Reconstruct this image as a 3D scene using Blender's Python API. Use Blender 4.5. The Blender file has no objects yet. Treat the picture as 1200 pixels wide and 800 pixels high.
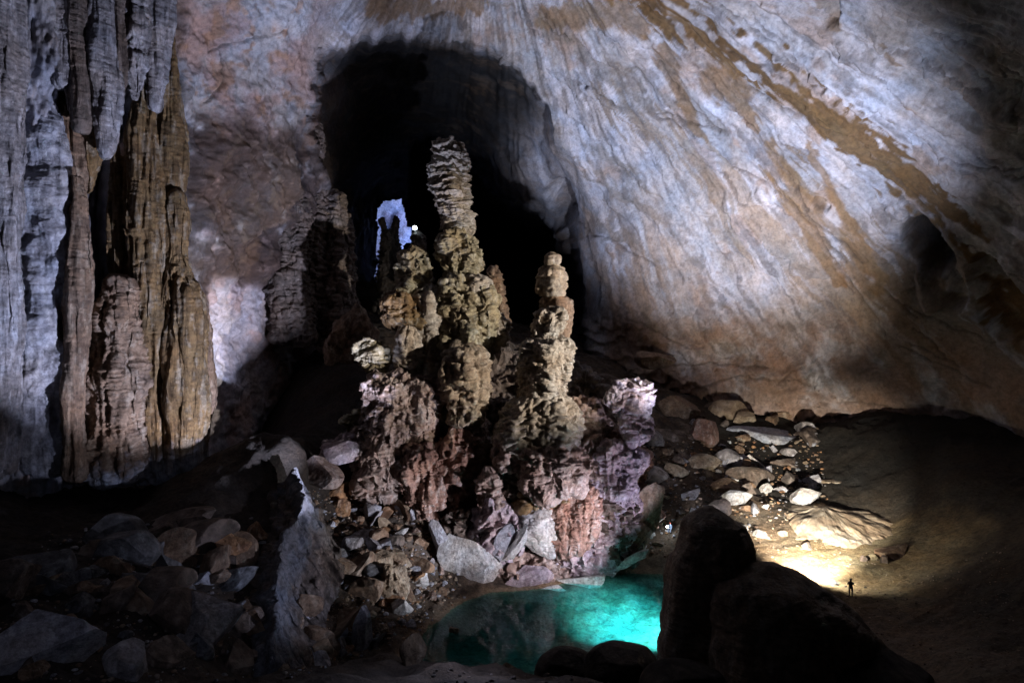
import bpy, bmesh, math, random, time
import numpy as np
from mathutils import Vector
T0 = time.time()
random.seed(4); RNG = np.random.default_rng(11)
scene = bpy.context.scene
COL = scene.collection
F = 700.0; CZ = 28.0                       # focal length in pixels of a 1200 px frame, eye height above the pool

def P(px, py, d):
    """point seen at (px,py) standing d metres into the cave"""
    return np.array([(px-600)/F*d, d, CZ-(py-400)/F*d])

# ------------------------------------------------------------------ noise
_perm = RNG.permutation(256).astype(np.int32); _perm = np.concatenate([_perm, _perm, _perm])
_g = RNG.normal(size=(256, 3)).astype(np.float32); _g /= np.linalg.norm(_g, axis=1)[:, None]
def perlin(p):
    p = np.asarray(p, np.float32)
    i = np.floor(p); f = p-i; i = i.astype(np.int32) & 255
    u = f*f*f*(f*(f*6-15)+10)
    r = 0
    for dx in (0, 1):
        wx = u[:, 0] if dx else 1-u[:, 0]
        px_ = _perm[i[:, 0]+dx]
        for dy in (0, 1):
            wy = u[:, 1] if dy else 1-u[:, 1]
            py_ = _perm[px_+i[:, 1]+dy]
            for dz in (0, 1):
                wz = u[:, 2] if dz else 1-u[:, 2]
                g = _g[_perm[py_+i[:, 2]+dz]]
                r = r + wx*wy*wz*(g[:, 0]*(f[:, 0]-dx)+g[:, 1]*(f[:, 1]-dy)+g[:, 2]*(f[:, 2]-dz))
    return r*1.5
def fbm(p, o=4, gain=0.5):
    a = 1.0; s = 0; q = np.asarray(p, np.float32)
    for k in range(o):
        s = s+a*perlin(q); a *= gain; q = q*2.03+17.3
    return s
def ridged(p, o=4):
    a = 1.0; s = 0; q = np.asarray(p, np.float32)
    for k in range(o):
        s = s+a*(1-2*np.abs(perlin(q))); a *= 0.5; q = q*2.07+9.1
    return s*0.5
def sstep(a, b, x):
    t = np.clip((x-a)/(b-a), 0, 1); return t*t*(3-2*t)
def lerp(a, b, t):
    return a+(b-a)*t
def mixc(c, col, t):
    return c+(np.array(col, np.float32)-c)*np.asarray(t)[:, None]

SHARP = {'broken_block', 'loose_stone', 'slab'}
# ------------------------------------------------------------------ mesh helpers
def make_obj(name, v, faces, mat, col=None, parent=None, loc=None, smooth=True):
    """v (N,3) world, faces (M,4) or (M,3)"""
    v = np.asarray(v, np.float64)
    off = np.zeros(3) if loc is None else np.asarray(loc, float)
    me = bpy.data.meshes.new(name)
    faces = np.asarray(faces, np.int32); k = faces.shape[1]
    me.vertices.add(len(v)); me.vertices.foreach_set('co', (v-off).astype(np.float32).ravel())
    me.loops.add(faces.size); me.loops.foreach_set('vertex_index', faces.ravel())
    me.polygons.add(len(faces)); me.polygons.foreach_set('loop_start', np.arange(0, faces.size, k, dtype=np.int32))
    me.polygons.foreach_set('loop_total', np.full(len(faces), k, np.int32))
    me.update(calc_edges=True); me.validate()
    if smooth: me.polygons.foreach_set('use_smooth', np.ones(len(me.polygons), bool))
    if col is not None:
        at = me.color_attributes.new('Col', 'FLOAT_COLOR', 'POINT')
        c = np.ones((len(v), 4), np.float32); c[:, :3] = np.clip(col, 0.004, 0.9)
        at.data.foreach_set('color', c.ravel())
    me.materials.append(mat)
    if name in SHARP: me.set_sharp_from_angle(angle=math.radians(24))
    o = bpy.data.objects.new(name, me); COL.objects.link(o)
    if parent is not None:
        o.parent = parent; o.location = Vector(off-np.array(parent.location))
    else: o.location = Vector(off)
    return o
def tag(o, label=None, cat=None, group=None, kind=None):
    if label: o['label'] = label
    if cat: o['category'] = cat
    if group: o['group'] = group
    if kind: o['kind'] = kind
    return o
def thing(name, label, cat, loc, group=None):
    o = bpy.data.objects.new(name, None); COL.objects.link(o); o.location = Vector(loc); o.empty_display_size = 0.5
    return tag(o, label, cat, group)
def grid_faces(nr, nc, wrap=False):
    r = np.arange(nr-1)[:, None]; c = np.arange(nc if wrap else nc-1)[None, :]
    c2 = (c+1) % nc
    a = r*nc+c; b = r*nc+c2; d = (r+1)*nc+c; e = (r+1)*nc+c2
    return np.stack([a, b, e, d], -1).reshape(-1, 4)
def grid_normals(pos):
    du = np.gradient(pos, axis=1); dv = np.gradient(pos, axis=0)
    n = np.cross(du, dv); n /= np.linalg.norm(n, axis=-1, keepdims=True)+1e-9
    return n

# ------------------------------------------------------------------ materials
def rock_mat(name, scale=1.0, bump=0.6, dist=0.25, rough=0.8, crack=0.25, var=0.5, spec=0.3, strata=0.0, flow=0.0, flowcol=0.0, drip=0.0, iso=1.0, pit=0.42):
    m = bpy.data.materials.new(name); m.use_nodes = True
    nt = m.node_tree; N = nt.nodes; L = nt.links
    bs = N['Principled BSDF']
    tc = N.new('ShaderNodeTexCoord')
    at = N.new('ShaderNodeVertexColor'); at.layer_name = 'Col'
    def noise(sc, det, ro, typ='FBM'):
        n = N.new('ShaderNodeTexNoise'); n.noise_type = typ
        n.inputs['Scale'].default_value = sc*scale; n.inputs['Detail'].default_value = det; n.inputs['Roughness'].default_value = ro
        L.new(tc.outputs['Object'], n.inputs['Vector']); return n
    def math_(op, a, b):
        q = N.new('ShaderNodeMath'); q.operation = op
        for i, x in enumerate((a, b)):
            if isinstance(x, (int, float)): q.inputs[i].default_value = x
            else: L.new(x, q.inputs[i])
        return q.outputs[0]
    n1 = noise(0.9, 10, 0.68); n2 = noise(0.23, 6, 0.6); n3 = noise(3.1, 6, 0.7)
    # colour variation: blotches and grain of the stone itself
    f = math_('ADD', math_('MULTIPLY', math_('SUBTRACT', n1.outputs[0], 0.5), 2.2*var), math_('MULTIPLY', math_('SUBTRACT', n3.outputs[0], 0.5), 1.5*var))
    f = math_('ADD', f, 1.0)
    hf = None
    if flow or drip:
        if flow:
            fa = N.new('ShaderNodeAttribute'); fa.attribute_name = 'Flow'; src = fa.outputs['Vector']; scs = (1.6, 6.0, 17.0)
        else:
            mp0 = N.new('ShaderNodeMapping'); mp0.inputs['Scale'].default_value = (1.0, 1.0, 0.09); L.new(tc.outputs['Object'], mp0.inputs[0]); src = mp0.outputs[0]; scs = (0.9, 2.6, 7.0)
        fl = []
        for sc_ in scs:
            q = N.new('ShaderNodeTexNoise'); q.inputs['Scale'].default_value = sc_; q.inputs['Detail'].default_value = 7; q.inputs['Roughness'].default_value = 0.62
            L.new(src, q.inputs['Vector']); fl.append(q.outputs[0])
        hf = math_('ADD', math_('MULTIPLY', fl[0], 1.0), math_('ADD', math_('MULTIPLY', fl[1], 0.45), math_('MULTIPLY', fl[2], 0.2)))
        f = math_('ADD', f, math_('MULTIPLY', math_('SUBTRACT', hf, 0.825), 1.6*flowcol))
    f = math_('MAXIMUM', f, 0.25)
    n6 = noise(2.1, 12, 0.78)
    rq = N.new('ShaderNodeValToRGB'); rq.color_ramp.elements[0].position = 0.36; rq.color_ramp.elements[0].color = (pit, pit, pit, 1); rq.color_ramp.elements[1].position = 0.56; rq.color_ramp.elements[1].color = (1.06, 1.06, 1.06, 1)
    L.new(n6.outputs[0], rq.inputs[0])
    f = math_('MULTIPLY', f, rq.outputs[0])
    vm = N.new('ShaderNodeVectorMath'); vm.operation = 'SCALE'
    L.new(at.outputs['Color'], vm.inputs[0]); L.new(f, vm.inputs['Scale'])
    mx = N.new('ShaderNodeMix'); mx.data_type = 'RGBA'; mx.blend_type = 'MULTIPLY'
    rp = N.new('ShaderNodeValToRGB')
    rp.color_ramp.elements[0].position = 0.35; rp.color_ramp.elements[0].color = (1.12, 0.96, 0.80, 1)
    rp.color_ramp.elements[1].position = 0.65; rp.color_ramp.elements[1].color = (0.93, 1.0, 1.08, 1)
    L.new(n2.outputs[0], rp.inputs[0])
    mx.inputs['Factor'].default_value = 0.8
    srcc = vm.outputs[0]
    if flow:
        qs = N.new('ShaderNodeTexNoise'); qs.inputs['Scale'].default_value = 3.3; qs.inputs['Detail'].default_value = 6; qs.inputs['Roughness'].default_value = 0.6
        L.new(fa.outputs['Vector'], qs.inputs['Vector'])
        rs = N.new('ShaderNodeValToRGB'); rs.color_ramp.elements[0].position = 0.53; rs.color_ramp.elements[0].color = (0, 0, 0, 1); rs.color_ramp.elements[1].position = 0.66; rs.color_ramp.elements[1].color = (0.28, 0.28, 0.28, 1)
        L.new(qs.outputs[0], rs.inputs[0])
        ms = N.new('ShaderNodeMix'); ms.data_type = 'RGBA'; ms.inputs[7].default_value = (0.19, 0.135, 0.09, 1)
        L.new(rs.outputs[0], ms.inputs['Factor']); L.new(vm.outputs[0], ms.inputs[6]); srcc = ms.outputs[2]
    L.new(srcc, mx.inputs[6]); L.new(rp.outputs[0], mx.inputs[7])
    L.new(mx.outputs[2], bs.inputs['Base Color'])
    # relief
    vo = N.new('ShaderNodeTexVoronoi'); vo.feature = 'DISTANCE_TO_EDGE'; vo.inputs['Scale'].default_value = 0.55*scale
    wv = N.new('ShaderNodeVectorMath'); wv.operation = 'MULTIPLY_ADD'
    L.new(n1.outputs['Color'], wv.inputs[0]); wv.inputs[1].default_value = (1.6/scale, 1.6/scale, 1.6/scale); L.new(tc.outputs['Object'], wv.inputs[2])
    L.new(wv.outputs[0], vo.inputs['Vector'])
    ck = math_('MINIMUM', math_('MULTIPLY', vo.outputs['Distance'], 9.0), 1.0)
    n5 = noise(9.0, 5, 0.7)
    h = math_('ADD', math_('MULTIPLY', n1.outputs[0], 0.9*iso), math_('ADD', math_('MULTIPLY', n3.outputs[0], 0.5), math_('MULTIPLY', n5.outputs[0], 0.22)))
    h = math_('ADD', h, math_('MULTIPLY', ck, crack))
    nr = noise(0.6, 8, 0.6, 'RIDGED_MULTIFRACTAL')
    h = math_('ADD', h, math_('MULTIPLY', nr.outputs[0], 0.18*iso))
    if strata:
        mp = N.new('ShaderNodeMapping'); mp.inputs['Scale'].default_value = (0.25, 0.25, 2.6)
        L.new(tc.outputs['Object'], mp.inputs[0])
        ns = N.new('ShaderNodeTexNoise'); ns.inputs['Scale'].default_value = scale*1.3; ns.inputs['Detail'].default_value = 6; ns.inputs['Roughness'].default_value = 0.6
        L.new(mp.outputs[0], ns.inputs['Vector'])
        h = math_('ADD', h, math_('MULTIPLY', ns.outputs[0], strata))
    if hf is not None: h = math_('ADD', h, math_('MULTIPLY', hf, flow+drip))
    h = math_('ADD', h, math_('MULTIPLY', n6.outputs[0], 0.7))
    bp = N.new('ShaderNodeBump'); bp.inputs['Strength'].default_value = bump; bp.inputs['Distance'].default_value = dist
    L.new(h, bp.inputs['Height']); L.new(bp.outputs[0], bs.inputs['Normal'])
    rr = math_('ADD', math_('MULTIPLY', n1.outputs[0], 0.3), rough-0.15)
    L.new(rr, bs.inputs['Roughness'])
    bs.inputs['Specular IOR Level'].default_value = spec
    return m
M_wall = rock_mat('limestone_wall', 0.8, 0.7, 0.32, 0.8, 0.03, 0.38, flow=0.7, flowcol=0.65, iso=0.55, pit=0.66)
M_drip = rock_mat('dripstone_curtain', 0.8, 0.8, 0.30, 0.75, 0.03, 0.4, 0.35, drip=1.8, flowcol=0.9)
M_plainwall = rock_mat('limestone_panel', 0.55, 0.7, 0.4, 0.8, 0.12, 0.5)
M_flow = rock_mat('flowstone', 0.9, 0.8, 0.24, 0.72, 0.04, 0.6, 0.35, strata=0.7, iso=0.6)
M_bould = rock_mat('boulder_stone', 1.1, 0.95, 0.3, 0.8, 0.14, 0.75, 0.3)
M_floor = rock_mat('cave_floor_dirt', 1.1, 0.9, 0.3, 0.88, 0.1, 0.6, 0.2)
M_fore = rock_mat('layered_dark_rock', 1.2, 0.9, 0.2, 0.75, 0.12, 0.5, 0.4, strata=1.2)
M_mud = rock_mat('smooth_mud', 0.7, 0.5, 0.16, 0.85, 0.0, 0.35, 0.2)
def plain(name, col, rough=0.8, emit=None, es=0):
    m = bpy.data.materials.new(name); m.use_nodes = True; b = m.node_tree.nodes['Principled BSDF']
    n = m.node_tree.nodes.new('ShaderNodeTexNoise'); n.inputs['Scale'].default_value = 9; n.inputs['Detail'].default_value = 4
    r = m.node_tree.nodes.new('ShaderNodeValToRGB')
    r.color_ramp.elements[0].color = (*[c*0.7 for c in col], 1); r.color_ramp.elements[1].color = (*[min(1, c*1.3) for c in col], 1)
    m.node_tree.links.new(n.outputs[0], r.inputs[0]); m.node_tree.links.new(r.outputs[0], b.inputs['Base Color'])
    b.inputs['Roughness'].default_value = rough
    if emit: b.inputs['Emission Color'].default_value = (*emit, 1); b.inputs['Emission Strength'].default_value = es
    return m

# ------------------------------------------------------------------ curve / polygon tools in photo coordinates
def seg_dist(X, Y, pts, widths=None):
    """distance to polyline (and width at nearest point)"""
    best = np.full(X.shape, 1e9); bw = np.zeros(X.shape)
    for i in range(len(pts)-1):
        a = np.array(pts[i][:2], float); b = np.array(pts[i+1][:2], float); ab = b-a
        t = np.clip(((X-a[0])*ab[0]+(Y-a[1])*ab[1])/(ab@ab+1e-9), 0, 1)
        d = np.hypot(X-a[0]-t*ab[0], Y-a[1]-t*ab[1])
        w = lerp(pts[i][2], pts[i+1][2], t) if len(pts[i]) > 2 else 0
        m = d < best; best = np.where(m, d, best); bw = np.where(m, w, bw)
    return best, bw
def poly_sd(X, Y, poly):
    """signed distance, positive inside"""
    ins = np.zeros(X.shape, bool); n = len(poly)
    for i in range(n):
        x1, y1 = poly[i]; x2, y2 = poly[(i+1) % n]
        c = ((y1 > Y) != (y2 > Y)) & (X < (x2-x1)*(Y-y1)/((y2-y1) if y2 != y1 else 1e-9)+x1)
        ins ^= c
    d, _ = seg_dist(X, Y, list(poly)+[poly[0]])
    return np.where(ins, d, -d)
def tps_fit(xy, z, lam=1e-3):
    xy = np.asarray(xy, float); z = np.asarray(z, float); n = len(xy)
    s = np.abs(xy).max(); q = xy/s
    r2 = ((q[:, None]-q[None])**2).sum(-1); K = 0.5*r2*np.log(r2+1e-12)
    A = np.zeros((n+3, n+3)); A[:n, :n] = K+lam*np.eye(n); A[:n, n] = 1; A[:n, n+1:] = q; A[n, :n] = 1; A[n+1:, :n] = q.T
    w = np.linalg.solve(A, np.concatenate([z, np.zeros(3)]))
    def ev(X, Y):
        sh = np.shape(X); X = np.ravel(X)/s; Y = np.ravel(Y)/s
        out = w[n]+w[n+1]*X+w[n+2]*Y
        for i in range(n):
            r = (X-q[i, 0])**2+(Y-q[i, 1])**2
            out = out+w[i]*0.5*r*np.log(r+1e-12)
        return out.reshape(sh)
    return ev

# ------------------------------------------------------------------ CAVE SHELL: walls and vault
front_pts = [(-300,-400,40),(-300,0,44),(-300,300,47),(-300,620,48),(0,-400,50),(0,0,58),(0,300,62),(0,620,62),
    (130,0,64),(130,300,69),(130,560,68),(230,0,72),(230,250,79),(240,450,82),(240,620,80),(300,-400,56),(320,0,78),(320,150,88),(330,300,96),(350,450,104),(400,620,110),
    (400,20,88),(480,0,90),(480,-200,68),(480,-400,54),(600,30,95),(600,-300,58),(640,90,103),(640,200,116),(650,300,128),(650,420,130),(640,620,128),
    (720,0,88),(740,150,102),(740,300,114),(740,420,119),(760,620,116),(850,0,78),(850,-300,48),(850,150,92),(850,300,106),(850,420,113),(850,620,112),
    (1000,0,66),(1000,-300,42),(1000,150,79),(1000,300,92),(1000,430,101),(1000,620,102),(1150,0,56),(1150,150,67),(1150,300,78),(1150,430,87),(1150,620,88),
    (1300,-400,28),(1300,0,46),(1300,200,56),(1300,400,68),(1300,620,72),(1460,0,38),(1460,400,52),(1460,620,56)]
tun_pts = [(360,100,104),(380,60,102),(450,40,100),(540,45,102),(620,90,108),(460,90,122),(540,100,128),(420,130,128),(500,170,165),(580,130,126),(610,170,134),(640,200,132),
    (650,240,140),(690,250,128),(700,330,127),(690,400,128),(620,240,150),(590,215,150),(600,300,205),(640,330,200),(580,260,200),(560,220,190),(520,220,205),(460,200,190),(400,200,132),(410,260,150),(430,230,190),
    (440,300,205),(500,280,210),(560,320,210),(420,340,150),(400,400,125),(460,400,200),(600,400,190),(700,500,128),(400,620,130),(600,620,170),(370,200,112),(390,300,118)]
TUN = [(372,620),(385,420),(400,350),(392,290),(380,235),(368,185),(360,140),(362,100),(378,66),(408,44),(450,36),(520,42),(570,54),(606,76),(624,96),(634,125),(650,160),(680,200),(706,250),(712,330),(706,400),(720,620)]
x0, x1, y0, y1, st = -260, 1400, -380, 620, 1.5
gx = np.arange(x0, x1+st, st); gy = np.arange(y0, y1+st, st)
X, Y = np.meshgrid(gx, gy)
NR, NC = X.shape
fD = tps_fit([(a, b) for a, b, c in front_pts], [c for a, b, c in front_pts])(X, Y)
tD = tps_fit([(a, b) for a, b, c in tun_pts], [c for a, b, c in tun_pts], 2e-4)(X, Y)
q2 = np.stack([X.ravel()*0.02, Y.ravel()*0.02, np.zeros(X.size)], -1)
wob = fbm(q2, 4).reshape(X.shape); wob2 = fbm(q2*3.1+5, 3).reshape(X.shape)
sdT = poly_sd(X, Y, TUN)+wob*7+wob2*3
# left rim is a sharp edge, right side rolls gently into the passage
soft = lerp(8, 60, sstep(610, 690, X)*sstep(130, 220, Y))
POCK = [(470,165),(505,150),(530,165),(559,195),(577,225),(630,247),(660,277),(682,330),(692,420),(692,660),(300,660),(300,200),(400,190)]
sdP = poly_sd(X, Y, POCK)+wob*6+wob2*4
tD = np.where(X > 480, tD+lerp(0, 26, sstep(-4, 10, sdP)), tD)
tD = np.clip(tD, fD+1, 225)
D = lerp(fD, tD, sstep(-soft*0.25, soft, sdT))
pos = np.stack([(X-600)/F*D, D, CZ-(Y-400)/F*D], -1)
nrm = grid_normals(pos)
# make sure normals face the eye
flip = np.sign((nrm*(np.array([0, 0, CZ])-pos)).sum(-1, keepdims=True)); nrm *= flip
W = pos.reshape(-1, 3); XX = X.ravel(); YY = Y.ravel(); wb = wob.ravel(); wb2 = wob2.ravel()
wl = sstep(228, 200, XX+wb*14)                     # fluted left wall
wm = (1-wl)*sstep(420, 350, XX+wb*15)              # rough buttress left of the arch
wr = 1-wl-wm
inT = sstep(-4, 14, sdT.ravel())
# fan of streaks on the right wall (water has run down these lines)
ang = np.arctan2(YY+200, XX-560); rad = np.hypot(YY+200, XX-560)
angw = ang+0.010*wb+0.0015*wb2
S1 = fbm(np.stack([angw*14, rad*0.0022, np.zeros_like(ang)], -1), 5, 0.6)
S2 = fbm(np.stack([angw*46, rad*0.005, np.ones_like(ang)*3.3], -1), 4, 0.6)
S3 = ridged(np.stack([angw*24, rad*0.004, np.ones_like(ang)*7.7], -1), 4)
big = fbm(W*0.045, 4); mid = fbm(W*0.16+30, 5, 0.55); rg = ridged(W*0.11+11, 5); fin = fbm(W*0.7, 4, 0.6)
FL = fbm(np.stack([W[:, 0]*0.33, W[:, 1]*0.33, W[:, 2]*0.025], -1), 5, 0.55)       # vertical flutes
FLr = ridged(np.stack([W[:, 0]*0.55, W[:, 1]*0.55, W[:, 2]*0.03], -1), 4)
lowR = sstep(330, 440, YY+wb*30)
S4 = fbm(np.stack([angw*60, rad*0.006, np.ones_like(ang)*11.1], -1), 2, 0.5)
rough_r = sstep(0.1, 0.6, fbm(W*0.07+60, 3))*(1-lowR)
disp = wl*(1.2*big+2.2*FL+1.1*FLr+0.45*mid+0.15*fin+0.5*rg*sstep(430, 520, YY)) \
     + wm*(1.6*big+0.9*mid+1.7*rg*(0.25+sstep(110, 190, YY-0.25*(XX-200)+wb*25)*(1-sstep(310, 350, YY+wb*8)*sstep(225, 240, XX)))+0.35*fin+0.5*sstep(110, 160, YY)*ridged(W*0.4+3, 4)) \
     + wr*(1.2*big+0.22*mid+0.6*S1+0.14*S2+0.2*S3+0.05*fin+lowR*(0.35*rg+0.3*mid)+rough_r*(0.35*mid+0.3*rg)) + inT*0.9*rg
# hollows and steps traced on the right wall
def hollow(pts, r, depth):
    d, w = seg_dist(XX+wb*6+wb2*3, YY+wb2*5, pts); return -depth*sstep(r, r*0.35, d)
disp += hollow([(1074, 276), (1090, 290), (1098, 306)], 22, 8.0)+hollow([(1098, 315), (1120, 350)], 17, 2.5)+hollow([(1150, 320), (1190, 380)], 26, 3.2)
disp += hollow([(655, 222), (664, 250)], 16, 5.0)+hollow([(958, 238), (966, 246)], 7, 1.4)+hollow([(972, 10), (970, 26)], 12, 1.2)
disp += -hollow([(1092, 320), (1100, 345)], 20, 2.2)-hollow([(655, 240), (668, 290)], 9, 2.5)
cracks = [[(1100, 35), (1140, 48), (1165, 60), (1200, 85), (1230, 130)], [(1105, 40), (1130, 70), (1160, 95), (1190, 125), (1220, 140)], [(640, 78), (690, 95), (735, 125), (790, 135), (850, 160)],
          [(750, 123), (800, 150), (850, 190), (900, 215), (960, 260), (1010, 310)], [(790, 40), (830, 95), (890, 160), (930, 215), (975, 300), (1040, 390)], [(820, 455), (870, 440), (930, 445), (990, 470), (1060, 480)],
          [(690, 260), (700, 320), (705, 390)], [(1040, 200), (1090, 250), (1140, 290), (1200, 330)], [(770, 430), (830, 425), (900, 430)], [(880, 20), (910, 45), (925, 70), (940, 78)], [(1170, 60), (1195, 100), (1210, 200)],
          [(1110, 178), (1150, 190), (1200, 196)], [(912, 176), (925, 205), (948, 245)], [(245, 62), (290, 45), (330, 36)], [(235, 120), (262, 95), (262, 70)], [(215, 50), (200, 90), (205, 130)]]
rc = np.random.default_rng(77)
for k in range(22):                                   # fine fractures, some along the run-off, some along the bedding
    px_, py_ = rc.uniform(640, 1180), rc.uniform(0, 440)
    a0 = math.atan2(py_+200, px_-560) if rc.random() < 0.5 else math.radians(rc.uniform(22, 46))
    ln = rc.uniform(25, 130); pts_ = []
    for j in range(5): pts_.append((px_+math.cos(a0)*ln*(j/4-0.5)+rc.uniform(-1.5, 1.5), py_+math.sin(a0)*ln*(j/4-0.5)+rc.uniform(-1.5, 1.5)))
    cracks.append(pts_)
crk = np.zeros_like(XX)
for c in cracks:
    ca_ = np.array(c); sel = np.where((XX > ca_[:, 0].min()-25) & (XX < ca_[:, 0].max()+25) & (YY > ca_[:, 1].min()-25) & (YY < ca_[:, 1].max()+25))[0]
    d, _ = seg_dist(XX[sel]+wb[sel]*3+wb2[sel]*2.5, YY[sel]+wb[sel]*2-wb2[sel]*2.5, c)
    k = sstep(1.9, 0.3, d)*sstep(-0.7, 0.1, wb[sel]+0.15); crk[sel] = np.maximum(crk[sel], k)
    side = sstep(16, 2, d)*np.where((YY[sel]-ca_[0, 1])*(ca_[-1, 0]-ca_[0, 0])-(XX[sel]-ca_[0, 0])*(ca_[-1, 1]-ca_[0, 1]) > 0, 1, 0)
    disp[sel] += -0.35*k+0.10*side*(XX[sel] > 600)
# bedding steps on the lower right wall
bed = (YY*0.055+XX*0.010+1.3*wb+0.5*wb2); saw = bed-np.floor(bed)
disp += wr*lowR*(1-sstep(900, 1100, XX))*1.5*(saw**0.6-0.5)
tb0 = (YY-0.62*XX)/46+0.55*wb+0.12*wb2; sB = tb0-np.floor(tb0)
tb1 = (YY-0.95*XX)/31+0.4*wb+0.15*wb2+0.3*S1; sC = tb1-np.floor(tb1)
disp += wr*(1-lowR)*(1-inT)*(0.9*(sB**0.45-0.6)*sstep(-0.05, 0.35, big+0.5*S1)+0.6*(sC**0.45-0.6)*sstep(0.05, 0.4, -big+0.5*mid))
pos = (W+nrm.reshape(-1, 3)*disp[:, None]).reshape(NR, NC, 3)
# colour of the stone, plus shade painted into passage, flute recesses and hollow
n1 = fbm(W*0.09+50, 5, 0.6); n2 = fbm(W*0.3+80, 4, 0.6); n3 = fbm(W*0.05+7, 3)
c = np.tile(np.array([0.40, 0.40, 0.43], np.float32), (len(XX), 1))
# right wall
cr = c.copy()
cr = mixc(cr, (0.52, 0.52, 0.58), sstep(-0.3, 0.3, S1+0.6*n3))
cr = mixc(cr, (0.33, 0.31, 0.31), 0.6*sstep(0.05, 0.45, S2+0.4*n1))
cr = mixc(cr, (0.34, 0.25, 0.20), 0.6*sstep(0.35, 0.7, n1+0.5*S1+0.3*S4))
cr = mixc(cr, (0.15, 0.14, 0.145), 0.6*sstep(0.62, 0.8, S3+0.35*n2+0.25*S4))
tb = (YY-0.62*XX)+14*wb+5*wb2; T1 = fbm(np.stack([tb*0.045, (XX+YY*0.6)*0.003, 0*XX+2], -1), 4, 0.6)
cr = mixc(cr, (0.22, 0.20, 0.185), 0.7*sstep(0.32, 0.5, T1+0.25*S4)*sstep(900, 700, XX-0.3*YY))
sb, sw_ = seg_dist(XX+10*wb+4*wb2, YY+10*wb, [(700, 100, 8), (745, 135, 12), (800, 180, 12), (860, 235, 16), (920, 285, 22), (985, 345, 26), (1050, 410, 30)])
cr = mixc(cr, (0.27, 0.22, 0.17), 0.7*sstep(1.0, 0.7, (sb+26*S2+14*S4)/np.maximum(sw_, 1)))
sb, sw_ = seg_dist(XX+10*wb, YY+10*wb2, [(930, 190, 8), (985, 250, 20), (1040, 310, 34), (1110, 390, 44), (1200, 470, 50)])
cr = mixc(cr, (0.20, 0.155, 0.115), 0.85*sstep(0.95, 0.7, (sb+40*S2+20*S4)/np.maximum(sw_, 1)))
bd, bw = seg_dist(XX+16*wb, YY+16*wb2, [(700, -60, 20), (760, -5, 24), (820, 35, 24), (880, 70, 24), (945, 112, 26), (1010, 160, 28), (1060, 205, 28), (1100, 245, 28), (1135, 290, 22), (1170, 350, 12), (1210, 420, 8)])
band = sstep(0.95, 0.62, (bd+20*S2+2*n2+12*S4)/np.maximum(bw, 1))
cr = mixc(cr, (0.14, 0.082, 0.03), 0.97*band*sstep(-0.9, -0.3, S2+0.2))
cr = mixc(cr, (0.10, 0.06, 0.03), 0.55*band*sstep(0.15, 0.5, S2))
for pts in ([(780, 60, 10), (800, 110, 8), (815, 160, 5)], [(845, 90, 16), (875, 130, 12), (890, 150, 6)], [(950, 165, 5), (985, 250, 10), (1030, 330, 12)], [(965, 5, 9), (975, 32, 8)], [(1035, 45, 4), (1052, 70, 5)], [(640, 20, 14), (720, 10, 18), (760, 30, 10)], [(440, 8, 14), (560, 5, 10)], [(900, 170, 8), (940, 240, 12), (985, 330, 8)]):
    d, w = seg_dist(XX+7*wb, YY+9*wb2, pts)
    cr = mixc(cr, (0.22, 0.14, 0.07), 0.8*sstep(1.3, 0.7, (d+7*S2+5*S4)/np.maximum(w, 1)))
gray = sstep(30, -160, (YY-40)-(XX-950)*0.75+40*wb)
cr = mixc(cr, (0.22, 0.225, 0.235), 0.75*gray)
red = sstep(330, 420, YY+0.10*(850-XX)+30*wb)*sstep(690, 720, XX)
cr = mixc(cr, (0.265, 0.17, 0.125), 0.85*red*sstep(-0.7, 0.2, n1-0.3*S1))
cr = mixc(cr, (0.26, 0.19, 0.14), 0.7*sstep(690, 730, XX)*sstep(200, 330, YY)*sstep(830, 760, XX)*sstep(-0.3, 0.3, S2))
# passage: its shade and the brighter lit flank are put into the colour
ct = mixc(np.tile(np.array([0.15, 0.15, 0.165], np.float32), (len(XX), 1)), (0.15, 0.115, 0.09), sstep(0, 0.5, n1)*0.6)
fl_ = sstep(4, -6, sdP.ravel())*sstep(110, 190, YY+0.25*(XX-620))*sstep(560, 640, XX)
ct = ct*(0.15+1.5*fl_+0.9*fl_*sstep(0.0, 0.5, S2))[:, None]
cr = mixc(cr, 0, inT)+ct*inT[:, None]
# left wall
cl = mixc(c, (0.33, 0.35, 0.45), sstep(-0.3, 0.3, n1)*0.6)
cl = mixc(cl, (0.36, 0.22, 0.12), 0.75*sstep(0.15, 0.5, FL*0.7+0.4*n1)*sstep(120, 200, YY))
cl = mixc(cl, (0.06, 0.05, 0.048), 0.9*sstep(-0.2, 0.3, -FL+0.2*n2)*sstep(60, 110, XX))  # shade of the gaps painted near-black into the flute recesses
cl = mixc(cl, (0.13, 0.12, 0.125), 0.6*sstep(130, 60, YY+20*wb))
cl = mixc(cl, (0.38, 0.25, 0.20), 0.6*sstep(0.1, 0.5, n2)*sstep(430, 480, YY))
# buttress
cm = mixc(c*0.95, (0.38, 0.26, 0.235), sstep(-0.3, 0.3, n1)*0.85)
cm = mixc(cm, (0.34, 0.20, 0.12), 0.7*sstep(0.1, 0.55, n2+0.3*n3))
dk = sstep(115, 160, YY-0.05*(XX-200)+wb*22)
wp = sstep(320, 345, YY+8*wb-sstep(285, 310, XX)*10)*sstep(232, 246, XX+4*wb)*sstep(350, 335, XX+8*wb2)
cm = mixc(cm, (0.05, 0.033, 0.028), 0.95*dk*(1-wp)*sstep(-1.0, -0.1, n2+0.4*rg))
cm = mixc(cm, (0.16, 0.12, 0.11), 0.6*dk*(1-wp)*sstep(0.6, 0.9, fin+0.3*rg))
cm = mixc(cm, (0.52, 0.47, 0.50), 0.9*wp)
cm = mixc(cm, (0.40, 0.24, 0.19), 0.5*wp*sstep(0.1, 0.4, n1+n2*0.5))
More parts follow.
